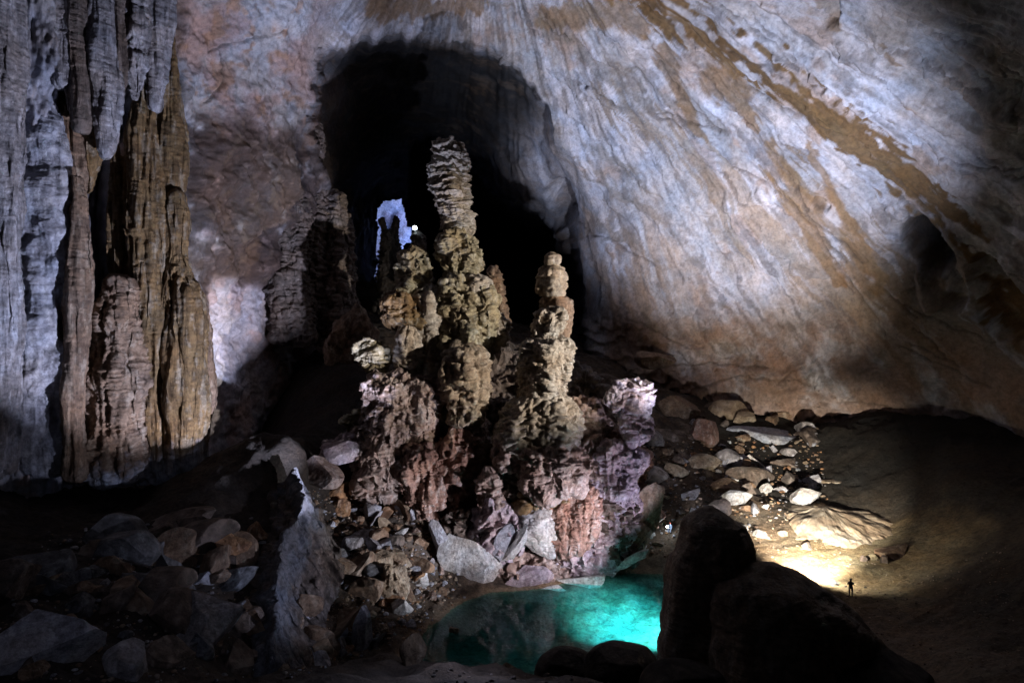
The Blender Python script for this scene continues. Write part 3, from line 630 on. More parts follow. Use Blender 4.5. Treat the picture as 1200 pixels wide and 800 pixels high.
column('knob', [(448,255,3),(447,260,4),(449,266,4),(452,278,4)], 128, 'black', sil, seed=41, terr=0.1, flute=0.1, lump=0.4, fine=0.2)
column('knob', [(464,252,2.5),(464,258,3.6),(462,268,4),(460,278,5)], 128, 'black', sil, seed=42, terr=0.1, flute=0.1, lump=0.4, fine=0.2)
column('stalagmite', [(578,312,6),(578,325,8),(580,350,10),(584,380,13)], 92, 'brown', label='small dim stalagmite behind the tallest one on its right', cat='stalagmite', seed=43, terr=0.5, tf=0.6, flute=0.2, lump=0.4, fine=0.15)
rt = thing('stalagmite', 'tiered beige stalagmite right of the tallest one, topped by stacked bulbs', 'stalagmite', P(635, 580, 72))
column('top_bulb', [(646,295,5),(647,300,9),(647,308,10),(646,314,7)], 76, 'tan', rt, seed=50, terr=0.1, flute=0.05, lump=0.15, fine=0.08)
column('bulb', [(647,309,9),(647,318,16),(647,330,17),(647,343,15),(647,347,10)], 76, 'tan', rt, seed=51, terr=0.35, tf=0.6, flute=0.05, lump=0.2, fine=0.08)
column('bulb', [(648,343,14),(652,352,19),(653,375,18),(652,396,13),(650,402,8)], 77, 'brown', rt, seed=52, terr=0.2, tf=0.5, flute=0.1, lump=0.3, fine=0.1)
column('tier', [(641,360,9),(641,370,17),(640,383,20),(636,394,17),(640,402,12)], 74, 'beige', rt, seed=53, **fs)
column('shaft', [(640,394,16),(641,403,27),(640,420,29),(638,440,29),(638,460,27),(640,474,20)], 73.5, 'beige', rt, seed=54, **fs2)
column('skirt', [(636,462,22),(634,474,34),(632,495,40),(628,515,43),(634,530,30)], 73, 'beige', rt, seed=55, terr=0.55, tf=0.8, flute=0.25, lump=0.6, fine=0.18, cauli=0.3)
column('lower_skirt', [(638,512,24),(640,524,42),(642,550,47),(640,570,40),(638,582,26)], 71.5, 'pink', rt, seed=56, **fs)
column('side_lobe', [(602,505,10),(598,518,17),(594,535,16),(596,550,8)], 71, 'pink', rt, seed=57, **fs)
# ---- the mound they stand on
mound = thing('flowstone_mound', 'broad dripping flowstone mound carrying the stalagmites above the pool', 'flowstone', P(600, 640, 78))
mp = lambda n, path, d, pal, seed, **kw: column(n, path, d, pal, mound, seed=seed, **{**fs, 'dens': 1.3, 'dr': 0.5, **kw})
mp('core', [(590,400,40,94),(590,440,90,92),(590,500,130,89),(600,560,140,87),(610,620,120,84),(620,690,100,82)], 86, 'dark', 60, lump=2.0, dens=0.7, cauli=0.5, dr=0.5)
mp('flowstone_mass', [(505,436,26),(500,480,66),(492,530,86),(490,575,84),(490,610,60)], 79, 'pink', 160, flute=0.4, dr=0.36, lump=1.6)
mp('flowstone_mass', [(655,478,34),(660,520,74),(662,570,92),(655,630,94),(650,690,80)], 77, 'red', 161, flute=0.4, dr=0.32, lump=1.6)
mp('drapery', [(470,436,20),(470,455,44),(462,490,50),(452,520,46),(462,550,40),(455,580,26)], 74, 'pink', 61, flute=0.5, terr=0.5)
mp('drapery', [(494,520,16),(494,540,26),(496,565,27),(500,592,18),(502,610,8)], 72, 'red', 62, flute=0.6, terr=0.3)
mp('lobe', [(436,395,9),(436,410,18),(438,428,17),(442,440,10)], 76, 'olive', 63)
mp('lobe', [(418,480,8),(414,495,16),(420,512,12)], 75, 'olive', 64)
mp('lobe', [(510,440,10),(512,456,18),(510,480,16),(508,500,10)], 75.5, 'olive', 65)
mp('ledge', [(536,505,20),(536,520,30),(534,545,28),(532,566,18)], 73, 'red', 66, terr=0.8)
mp('lobe', [(692,460,10),(694,478,24),(694,500,26),(690,516,14)], 76, 'pink', 67)
mp('pinnacle', [(742,440,8),(742,450,14),(738,466,25),(740,486,22),(743,505,14),(744,520,8)], 74, 'violet', 68, cauli=0.15, terr=0.5)
mp('ledge', [(716,520,18),(722,535,30),(722,555,30),(720,575,22)], 74, 'violet', 69, flute=0.6, terr=0.4)
mp('drapery', [(712,550,20),(712,575,32),(706,600,36),(704,630,34),(700,660,22)], 73.5, 'violet', 70, flute=0.7, terr=0.2, fz=0.06)
mp('drapery', [(672,564,18),(668,590,32),(662,615,38),(658,640,30),(656,652,12)], 71.5, 'red', 71, flute=0.5, terr=0.15, cauli=0.0)
mp('basin_wall', [(632,580,10),(628,596,24),(632,616,34),(642,634,34),(650,648,20),(656,654,8)], 71.0, 'white', 72, terr=0.12, flute=0.12, lump=0.5, cauli=0.0, fine=0.08)
mp('basin_rim', [(640,566,12),(640,576,34),(642,588,38),(644,600,20)], 72, 'ochre', 172, terr=0.4)
mp('pedestal', [(570,556,6),(571,566,11),(572,585,14),(572,600,12)], 70.5, 'pink', 73, terr=0.4)
mp('encrusted_rock', [(580,594,10),(576,606,22),(582,625,26),(584,645,20),(580,660,12)], 71, 'violet', 74, cauli=0.5, terr=0.5)
mp('encrusted_rock', [(540,600,12),(540,615,26),(545,635,28),(550,650,18)], 71.5, 'dark', 174, cauli=0.5, terr=0.5)
mp('encrusted_rock', [(618,650,16),(614,662,34),(616,676,38),(620,692,30)], 71, 'pink', 75, cauli=0.4, terr=0.5)
mp('encrusted_rock', [(676,644,14),(678,656,26),(672,670,30),(668,690,26)], 71.2, 'violet', 175, cauli=0.4, terr=0.5)
mp('encrusted_rock', [(722,575,12),(728,596,20),(726,630,22),(720,655,18)], 72.5, 'dark', 76, cauli=0.5, terr=0.4)
mp('encrusted_rock', [(700,610,10),(698,628,20),(700,650,20),(698,668,14)], 72, 'violet', 176, cauli=0.4, terr=0.4)
mp('lobe', [(598,548,10),(598,562,22),(600,580,24),(604,598,14)], 72.5, 'dark', 77, cauli=0.3)
mp('lobe', [(454,556,10),(440,566,20),(446,582,16)], 73, 'pink', 78)
mp('lobe', [(402,508,10),(402,520,22),(396,535,16)], 74, 'violet', 79)
mp('drapery', [(690,516,14),(688,530,26),(684,548,28),(680,570,18)], 74, 'pink', 80, flute=0.5)
mp('lobe', [(520,566,14),(524,580,24),(520,600,20)], 74.5, 'red', 81)
mp('lobe', [(566,520,12),(566,535,20),(570,556,16)], 73.5, 'brown', 82)
for i, (px, py, w, h, d, pal, tl) in enumerate([(556,652,84,70,68,'white',30),(520,636,22,66,69,'blue',-22),(604,640,16,60,68.6,'white',32),(652,690,60,16,68,'white',-4),(744,655,40,12,70,'white',-30),(618,680,60,34,68.5,'violet',5),(682,682,66,22,69.5,'white',-14),(726,664,44,14,71,'white',-26),(750,600,52,80,74,'tan',30),(742,640,56,58,73,'tan',20),(590,636,24,50,69,'blue',28)]):
    boulder('slab', px, py, w, h, pal, depth=d, parent=mound, tilt=tl, seed=900+i, thick=0.5, cuts=9, dmin=0.25, rough=0.09)

# ------------------------------------------------------------------ BOULDERS
B = boulder
# pink pair at the ridge top and the pale fin
B('boulder', 378, 556, 50, 44, 'pink', 'pink rounded boulder at the top of the pale rock fin', sub=6, depth=69)
B('boulder', 400, 528, 44, 30, 'violet', 'lilac boulder resting against the left flank of the flowstone mound', depth=72)
fin = thing('rock_fin', 'tall pale blue blade of rock standing on edge left of the rubble slope', 'rock', P(325, 720, 55))
fk = dict(terr=0.1, tf=0.2, flute=0.2, lump=0.6, fine=0.1, ls=0.3, mat=M_bould, parent=fin)
def ridge(parent):
    cp = np.array([(347,546,64.5),(352,564,62.5),(359,584,60),(346,608,57.5),(333,630,55),(327,658,52.5),(325,698,49.5),(324,738,47),(316,773,45),(304,810,43.5)], float)
    n_ = 260; tt = np.linspace(0, 1, n_); ti = np.linspace(0, 1, len(cp))
    cr_ = np.array([P(*q) for q in cp]); C = np.stack([np.interp(tt, ti, cr_[:, k]) for k in range(3)], -1)
    jag = fbm(np.stack([tt*26, 0*tt, 0*tt], -1), 4, 0.6); C[:, 2] += 0.3*jag; C[:, 0] += 0.35*fbm(np.stack([tt*20, 0*tt+4, 0*tt], -1), 3)
    m_ = 110; u = np.linspace(-1, 1, m_)
    du = np.where(u < 0, u*9.0, u*4.5); dz = np.where(u < 0, -8.5*np.abs(u)**0.9, -6.5*np.abs(u)**0.8)
    v = C[:, None, :]+np.stack([du, -0.35*np.abs(du), dz], -1)[None]
    n = grid_normals(v); n *= np.sign(n[..., 2:3]+1e-6)
    V = v.reshape(-1, 3); d_ = 0.7*ridged(V*0.25+3, 3)+0.3*fbm(V*0.7, 4, 0.55)
    st_ = V[:, 2]*0.5+V[:, 0]*0.5+0.8*fbm(V*0.3, 2); st_ = st_-np.floor(st_); d_ += 0.6*(np.abs(st_-0.5)*2)
    V = V+n.reshape(-1, 3)*((d_-0.7)*np.repeat(np.ones(n_), m_)*np.tile(0.45+0.55*np.minimum(1, np.abs(u)*4), n_))[:, None]
    c0 = palette(V, 'dark'); edge = np.tile(np.abs(u), n_)+0.16*fbm(V*0.8+9, 3)
    c_ = mixc(c0, (0.15, 0.155, 0.18), 0.9*sstep(0.30, 0.10, np.where(np.tile(u, n_) < 0, edge*1.3, edge*0.6)))  # paler crest strip: light catching the edge, painted on
    f_ = grid_faces(n_, m_)
    o = make_obj('crest', V, f_, M_bould, c_, parent, np.array(parent.location))
ridge(fin)
boulder('flank', 300, 700, 60, 130, 'dark', depth=58, parent=fin, tilt=22, seed=35)
# lower left
B('boulder', 296, 566, 62, 60, 'black', 'black boulder in shadow behind the top of the rock fin', depth=69, tilt=-30, cuts=18)
B('boulder', 208, 650, 62, 62, 'brown', 'brown rounded boulder in the dark at centre left, lit on its right side', sub=6)
B('boulder', 236, 678, 62, 30, 'blue', 'pale grey blue slab lying right below the brown rounded boulder', tilt=-28)
B('boulder', 280, 645, 58, 66, 'rust', 'rust coloured pitted boulder left of the pale rock fin', sub=6, rough=0.2)
B('boulder', 302, 628, 26, 34, 'rust', 'small rust coloured knob between the pitted boulder and the rock fin', rough=0.2)
B('boulder', 240, 735, 90, 90, 'grey', 'large grey angular boulder leaning left of the foot of the rock fin', tilt=-35, sub=6, cuts=18)
B('boulder', 55, 755, 110, 90, 'blue', 'big blue grey angular boulder at the lower left corner', sub=6, tilt=14, cuts=18)
B('boulder', 146, 782, 56, 50, 'grey', 'small pointed grey boulder at the bottom edge right of the blue grey corner boulder', tilt=30)
B('boulder', 90, 700, 100, 40, 'dark', 'dark flat boulder behind the blue grey corner boulder', sub=5)
B('boulder', 135, 668, 50, 42, 'brown', 'dim brown boulder left of the brown rounded boulder')
B('boulder', 10, 690, 60, 70, 'dark', 'dark boulder at the left edge above the corner boulder')
# rubble slope
B('boulder', 436, 602, 24, 26, 'blue', 'blue grey rounded cobble in the rubble left of the mound', rough=0.06)
B('boulder', 398, 596, 26, 24, 'rust', 'orange pitted stone on the dark rubble right of the fin top', rough=0.25)
B('boulder', 432, 582, 22, 13, 'tan', 'small tan oval stone above the blue grey cobble')
B('boulder', 456, 576, 24, 16, 'brown', 'small brown stone tucked under the pink drapery of the mound', rough=0.2)
B('boulder', 446, 622, 24, 10, 'rust', 'flat orange cobble below the blue grey rounded cobble')
B('boulder', 482, 604, 14, 24, 'blue', 'upright pale blue chip stone right of the blue grey cobble', cuts=20)
B('boulder', 470, 600, 16, 20, 'blue', 'tilted pale blue chip next to the upright chip', tilt=-30, cuts=20)
B('boulder', 450, 640, 26, 18, 'blue', 'pale wedge stone pointing down below the flat orange cobble', cuts=20)
B('boulder', 468, 628, 26, 12, 'white', 'small white sliver stone right of the flat orange cobble', tilt=-35, cuts=20)
B('boulder', 508, 604, 14, 26, 'rust', 'rusty stone leaning at the left edge of the dark hollow under the mound', rough=0.2)
B('boulder', 460, 682, 48, 50, 'tan', 'cream knobbly boulder on the left bank of the pool', sub=6, rough=0.28)
B('boulder', 492, 684, 40, 18, 'white', 'white elongated boulder right of the cream knobbly boulder', tilt=-38, cuts=18)
B('boulder', 472, 714, 30, 26, 'white', 'split white boulder below the cream knobbly boulder', cuts=20)
B('boulder', 508, 700, 16, 14, 'pink', 'small pink stone on the left shore of the pool')
B('boulder', 424, 742, 34, 58, 'blue', 'pale blue upright boulder left of the pool near the bottom', tilt=18, sub=6, cuts=18)
B('boulder', 486, 764, 34, 46, 'tan', 'tan boulder with a round pale face at the left end of the pool', tilt=-18)
B('boulder', 360, 640, 70, 60, 'tan', 'tan sloping mud covered block right of the rock fin', tilt=24, mat=M_mud)
B('boulder', 396, 668, 66, 44, 'brown', 'brown block in the middle of the left rubble slope', tilt=12)
B('boulder', 390, 650, 18, 26, 'tan', 'small pointed tan stone on the brown block', tilt=20)
B('boulder', 366, 650, 24, 28, 'rust', 'small rust stone lying right of the rock fin')
B('boulder', 372, 756, 80, 40, 'brown', 'long brown boulder at the bottom left of the pool', tilt=12)
B('boulder', 350, 715, 60, 40, 'brown', 'brown broken block right of the lower fin', tilt=-20)
B('boulder', 428, 690, 40, 40, 'brown', 'dark brown boulder left of the cream knobbly boulder', tilt=30)
# right bank and back slope
B('boulder', 768, 516, 36, 30, 'grey', 'grey square boulder right of the violet pinnacle', tilt=12, cuts=18)
B('boulder', 826, 508, 34, 40, 'red', 'red brown stump shaped boulder at the foot of the right wall', dmin=0.7)
B('boulder', 905, 514, 110, 26, 'blue', 'long pale curved boulder lying under the right wall', tilt=10, dmin=0.75, sub=6)
B('boulder', 820, 542, 48, 30, 'tan', 'tan flat topped boulder in the middle of the right boulder slope', cuts=18, sub=6)
B('boulder', 788, 552, 36, 20, 'tan', 'layered tan slab left of the flat topped tan boulder', tilt=10)
B('boulder', 862, 544, 24, 13, 'blue', 'small pale stone right of the flat topped tan boulder', tilt=12)
B('boulder', 894, 552, 26, 16, 'blue', 'pale blue tilted stone below the long curved boulder', tilt=-28)
B('boulder', 868, 566, 30, 14, 'white', 'white sliver shaped slab between the tilted stone and the cream block', tilt=24, cuts=20)
B('boulder', 858, 588, 50, 26, 'white', 'cream block with a small dark hole on the right boulder slope', cuts=18, sub=6)
B('boulder', 938, 584, 48, 28, 'white', 'pale pointed slab standing above the lit mud slope', cuts=20, tilt=-10)
B('boulder', 974, 564, 34, 8, 'tan', 'thin tan slab lying at the top of the mud slope', tilt=-4)
B('boulder', 898, 574, 16, 12, 'white', 'small white chip left of the pale pointed slab', tilt=-35)
B('boulder', 896, 628, 36, 12, 'white', 'white lens shaped slab right of the black hump', tilt=16, cuts=20)
B('boulder', 872, 619, 16, 14, 'white', 'small white wedge touching the black hump', tilt=20, cuts=20)
B('boulder', 918, 626, 14, 10, 'tan', 'small cream stone right of the lens shaped slab', tilt=20)
B('boulder', 804, 614, 10, 11, 'white', 'small white triangular stone left of the black hump', cuts=20)
B('boulder', 812, 600, 16, 10, 'grey', 'grey chip above the white triangular stone')
B('boulder', 764, 628, 12, 14, 'white', 'small white upright stone on the right bank of the pool', cuts=20)
B('boulder', 750, 642, 24, 18, 'white', 'white slab on the right bank beside the flowstone mound', tilt=-30, cuts=20)
B('boulder', 772, 638, 16, 9, 'tan', 'small tan cobble on the right bank near the seated person')
B('boulder', 768, 420, 50, 26, 'brown', 'dim grey brown boulder at the foot of the wall behind the mound', depth=112)
B('boulder', 712, 450, 40, 26, 'dark', 'dark boulder in the shadow behind the tiered stalagmite', depth=104)
B('boulder', 1022, 654, 14, 10, 'olive', 'small yellow stone lying among black hollows right of the lit slope')
B('boulder', 1036, 656, 10, 12, 'dark', 'small dark stone right of the yellow stone')
B('boulder', 1012, 655, 9, 10, 'dark', 'small dark stone left of the yellow stone')
B('boulder', 1050, 648, 48, 26, 'brown', 'dark brown rounded boulder at the right end of the lit slope')
B('boulder', 976, 683, 15, 8, 'blue', 'pale blue grey stone on the ground left of the standing person')
B('boulder', 945, 640, 12, 14, 'dark', 'small dark stone in the middle of the lit slope')
column('mud_mound', [(966,594,46),(969,602,82),(974,618,104),(976,640,114),(976,665,126),(974,705,150)], 78, 'tan', label='broad layered mud mound lit from below behind the standing person', cat='mud mound', seed=93, dr=0.9, sq=0.25, mat=M_mud, ck=0.6, terr=0.14, tf=1.1, flute=0.03, lump=0.45, fine=0.1)
for i, (px, py, w, h, tl) in enumerate([(790,478,60,30,10),(850,478,70,24,5),(930,490,50,22,8),(880,560,60,30,10),(850,570,50,24,-10),(925,545,60,26,0)]):
    B('boulder', px, py, w, h, ['brown', 'dark', 'brown', 'dark', 'brown', 'dark'][i], ['brown boulder against the wall foot above the square grey boulder', 'dark broad boulder left above the long curved boulder', 'dark boulder at the right end of the long curved boulder', 'dark boulder below the small pale stones of the back slope', 'brown slab partly hidden behind the cream block', 'dark boulder just above the pale pointed slab'][i], tilt=tl)
# foreground, unlit; the small boulders also carry that darkness in their colour
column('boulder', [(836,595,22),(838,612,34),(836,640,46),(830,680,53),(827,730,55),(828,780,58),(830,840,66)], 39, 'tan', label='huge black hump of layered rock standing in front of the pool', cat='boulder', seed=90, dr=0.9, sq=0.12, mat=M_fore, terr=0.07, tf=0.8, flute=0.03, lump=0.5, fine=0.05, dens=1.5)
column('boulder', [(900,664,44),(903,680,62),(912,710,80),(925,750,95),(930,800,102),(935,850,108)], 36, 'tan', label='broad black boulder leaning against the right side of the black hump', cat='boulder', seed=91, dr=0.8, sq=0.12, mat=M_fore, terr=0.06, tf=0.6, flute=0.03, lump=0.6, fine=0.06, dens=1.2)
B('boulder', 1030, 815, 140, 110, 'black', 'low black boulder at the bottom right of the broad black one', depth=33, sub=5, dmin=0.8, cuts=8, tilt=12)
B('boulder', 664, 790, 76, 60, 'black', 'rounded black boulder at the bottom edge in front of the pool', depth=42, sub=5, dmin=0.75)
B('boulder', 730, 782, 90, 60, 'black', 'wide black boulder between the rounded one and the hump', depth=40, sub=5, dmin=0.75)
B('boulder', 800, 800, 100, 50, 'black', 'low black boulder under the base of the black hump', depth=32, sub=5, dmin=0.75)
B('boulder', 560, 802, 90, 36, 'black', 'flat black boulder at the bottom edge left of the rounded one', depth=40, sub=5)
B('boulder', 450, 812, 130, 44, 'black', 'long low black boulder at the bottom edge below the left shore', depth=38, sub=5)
B('boulder', 600, 785, 26, 20, 'brown', 'small dark stone at the near edge of the pool', depth=47)
B('boulder', 532, 738, 12, 8, 'tan', 'small tan stone breaking the water at the left of the pool', depth=57.6)

# small loose stones, counted ones
random.seed(9)
protos = []
for k in range(8):
    v, f = boulder_verts(500+k, 3, 9, 0.3, 0.05)
    protos.append((v*np.array([1, 0.85, 0.7]), f))
meshes = {}
def stone_mesh(k, pal):
    if (k, pal) not in meshes:
        v, f = protos[k]; me_o = make_obj('loose_stone', v, f, M_bould, palette(v*2+k*9, pal, 1.0)); meshes[(k, pal)] = me_o.data; bpy.data.objects.remove(me_o)
    return meshes[(k, pal)]
def scatter(n, poly, sizes, pals, label, group):
    xs = [p[0] for p in poly]; ys = [p[1] for p in poly]; cnt = 0
    while cnt < n:
        px, py = random.uniform(min(xs), max(xs)), random.uniform(min(ys), max(ys))
        if poly_sd(np.array([px]), np.array([py]), poly)[0] < 0: continue
        g = ground(px, py); s = random.uniform(*sizes)*random.uniform(0.6, 1)*g[1]/F*0.5
        o = bpy.data.objects.new('loose_stone', stone_mesh(random.randrange(8), random.choice(pals))); COL.objects.link(o)
        o.location = (g[0], g[1]+s*0.4, float(tz(g[0], g[1]+s*0.4))+s*0.25); o.scale = (s*random.uniform(0.8, 1.3), s, s*random.uniform(0.6, 1.1)); o.rotation_euler = (random.uniform(-.5, .5), random.uniform(-.5, .5), random.uniform(0, 6.3))
        tag(o, label, 'stone', group); cnt += 1
bprotos = []
for k in range(14):
    v, f = boulder_verts(800+k, 5, 9, 0.25, 0.06); r_ = np.random.default_rng(k); bprotos.append((v*np.array([1, r_.uniform(0.6, 1.0), r_.uniform(0.45, 0.9)]), f))
bmesh_ = {}
def blocks(n, poly, sizes, pals, label, group):
    xs = [p[0] for p in poly]; ys = [p[1] for p in poly]; cnt = 0
    while cnt < n:
        px, py = random.uniform(min(xs), max(xs)), random.uniform(min(ys), max(ys))
        if poly_sd(np.array([px]), np.array([py]), poly)[0] < 0: continue
        g = ground(px, py); s_ = sizes[0]*(sizes[1]/sizes[0])**(random.random()**1.5)*g[1]/F*0.5; k = (random.randrange(14), random.choice(pals))
        if g[2] < 0.1: continue
        if k not in bmesh_:
            v, f = bprotos[k[0]]; me_o = make_obj('broken_block', v, f, M_bould, palette(v*2.5+k[0]*9, k[1], 1.0)); bmesh_[k] = me_o.data; bpy.data.objects.remove(me_o)
        o = bpy.data.objects.new('broken_block', bmesh_[k]); COL.objects.link(o)
        o.location = (g[0], g[1]+s_*0.3, float(tz(g[0], g[1]+s_*0.3))-s_*0.12); o.scale = (s_*random.uniform(0.8, 1.5), s_, s_*random.uniform(0.7, 1.3)); o.rotation_euler = (random.uniform(-.7, .7), random.uniform(-.7, .7), random.uniform(0, 6.3))
        tag(o, label, 'block', group); cnt += 1
blocks(85, [(345,600),(420,568),(505,600),(530,690),(490,735),(440,770),(330,790)], (13, 56), ['brown','tan','blue','slate','rust','brown','grey','dark'], 'angular broken block packed on the slope between the rock fin and the pool', 'broken blocks on the left rubble slope')
blocks(60, [(90,640),(230,610),(300,640),(290,790),(20,790),(10,700)], (26, 105), ['slate','brown','dark','dark','slate'], 'angular broken block on the dim slope left of the rock fin', 'broken blocks on the dim left slope')
blocks(60, [(750,520),(800,480),(960,500),(975,560),(890,615),(790,600),(760,590)], (12, 42), ['tan','dark','blue','dark','grey','brown','white'], 'angular broken block on the boulder field below the right wall', 'broken blocks in the right boulder field')
scatter(110, [(350,600),(420,570),(510,600),(540,690),(500,730),(440,740),(380,720)], (5, 15), ['brown','tan','blue','rust','tan','blue','pink'], 'small loose stone in the rubble slope between the rock fin and the pool', 'loose stones on the left rubble slope')
scatter(70, [(755,530),(800,520),(960,520),(960,580),(880,600),(790,590),(760,580)], (4, 12), ['brown','tan','blue','rust','grey','tan'], 'small loose stone on the boulder slope below the right wall', 'loose stones on the right boulder slope')
scatter(40, [(150,640),(300,640),(300,790),(60,790),(100,690)], (6, 20), ['grey','brown','dark'], 'small loose stone on the dark slope left of the rock fin', 'loose stones on the dark left slope')
scatter(30, [(870,640),(960,640),(980,690),(920,690)], (2, 6), ['tan','brown'], 'small loose stone on the brightly lit mud slope', 'loose stones on the lit mud slope')
scatter(20, [(745,600),(790,600),(780,650),(740,660)], (3, 8), ['tan','white','brown'], 'small loose stone on the right bank of the pool', 'loose stones on the right bank')
# uncountable gravel
pv = []; pc = []; pf = []; base = 0
lv, lf = SPH[2]
reg = [(2200, [(340,580),(420,560),(520,600),(545,700),(480,750),(330,800),(330,640)], (1.2, 6.0), ['brown','tan','blue','rust']), (1100, [(745,520),(960,505),(970,590),(870,640),(770,655),(740,640)], (1.2, 5.5), ['brown','tan','grey','rust']), (700, [(60,620),(310,600),(310,800),(0,800),(0,700)], (2, 8), ['dark','brown','grey']), (350, [(860,620),(1040,600),(1060,680),(900,700)], (0.8, 2.6), ['tan','brown']), (900, [(890,690),(1060,680),(1180,640),(1200,790),(960,790)], (0.8, 3.2), ['brown','dark','tan']), (400, [(500,785),(700,790),(900,795),(900,870),(500,870)], (3, 9), ['dark'])]
for n, poly, sz, pals in reg:
    xs = [p[0] for p in poly]; ys = [p[1] for p in poly]; k = 0
    while k < n:
        px, py = random.uniform(min(xs), max(xs)), random.uniform(min(ys), max(ys))
        if poly_sd(np.array([px]), np.array([py]), poly)[0] < 0: continue
        k += 1
        g = ground(px, py)
        if g[2] < -0.1: continue
        s = sz[0]*(sz[1]/sz[0])**(random.random()**1.6)*g[1]/F*0.5
        v, f = protos[random.randrange(8)]
        sel = np.random.default_rng(k).normal(size=(3,)); 
        v = lv.copy(); rr = np.random.default_rng(k*3+1)
        for _ in range(7):
            nn_ = rr.normal(size=3); nn_ /= np.linalg.norm(nn_); e = v@nn_-rr.uniform(0.45, 0.85); v = v-np.outer(np.clip(e, 0, None), nn_)
        v = v*np.array([rr.uniform(0.8, 1.5), 1, rr.uniform(0.5, 0.9)])*s
        v = v+np.array([g[0], g[1], float(tz(g[0], g[1]))+s*0.15])
        a_, b_, w_ = PAL[random.choice(pals)]; colr = np.array(random.choice([a_, b_, w_, a_]))*random.uniform(0.8, 1.2)
        pv.append(v); pf.append(lf+base); base += len(v); pc.append(np.tile(colr, (len(v), 1)))
go = make_obj('rubble', np.vstack(pv), np.vstack(pf), M_bould, np.vstack(pc), smooth=False); tag(go, kind='stuff'); go['label'] = 'fine rubble and gravel strewn over the cave slopes'; go['category'] = 'rubble'

# ------------------------------------------------------------------ PEOPLE AND LAMPS
M_cloth = plain('dark_clothes', (0.025, 0.025, 0.03)); M_blue = plain('pale_jacket', (0.25, 0.32, 0.45)); M_skin = plain('skin', (0.45, 0.28, 0.2)); M_red = plain('red_helmet_shell', (0.75, 0.06, 0.03), 0.4); M_blk = plain('black_plastic', (0.02, 0.02, 0.02), 0.4)
def lampmat(name, col, s): return plain(name, (0.8, 0.8, 0.8), 0.3, col, s)
def skin_mesh(name, pts, edges, mat, parent, sub=2):
    me = bpy.data.meshes.new(name); me.from_pydata([p[:3] for p in pts], edges, [])
    o = bpy.data.objects.new(name, me); COL.objects.link(o)
    md = o.modifiers.new('s', 'SKIN'); sd = o.modifiers.new('u', 'SUBSURF'); sd.levels = sub; sd.render_levels = sub
    for i, p in enumerate(pts):
        r = p[3]; me.skin_vertices[0].data[i].radius = (r, p[4] if len(p) > 4 else r)
    me.skin_vertices[0].data[0].use_root = True
    dg = bpy.context.evaluated_depsgraph_get(); dg.update(); em = bpy.data.meshes.new_from_object(o.evaluated_get(dg))
    bpy.data.objects.remove(o)
    o = bpy.data.objects.new(name, em); COL.objects.link(o); em.materials.clear(); em.materials.append(mat)
    for p_ in em.polygons: p_.use_smooth = True
    if parent: o.parent = parent
    return o
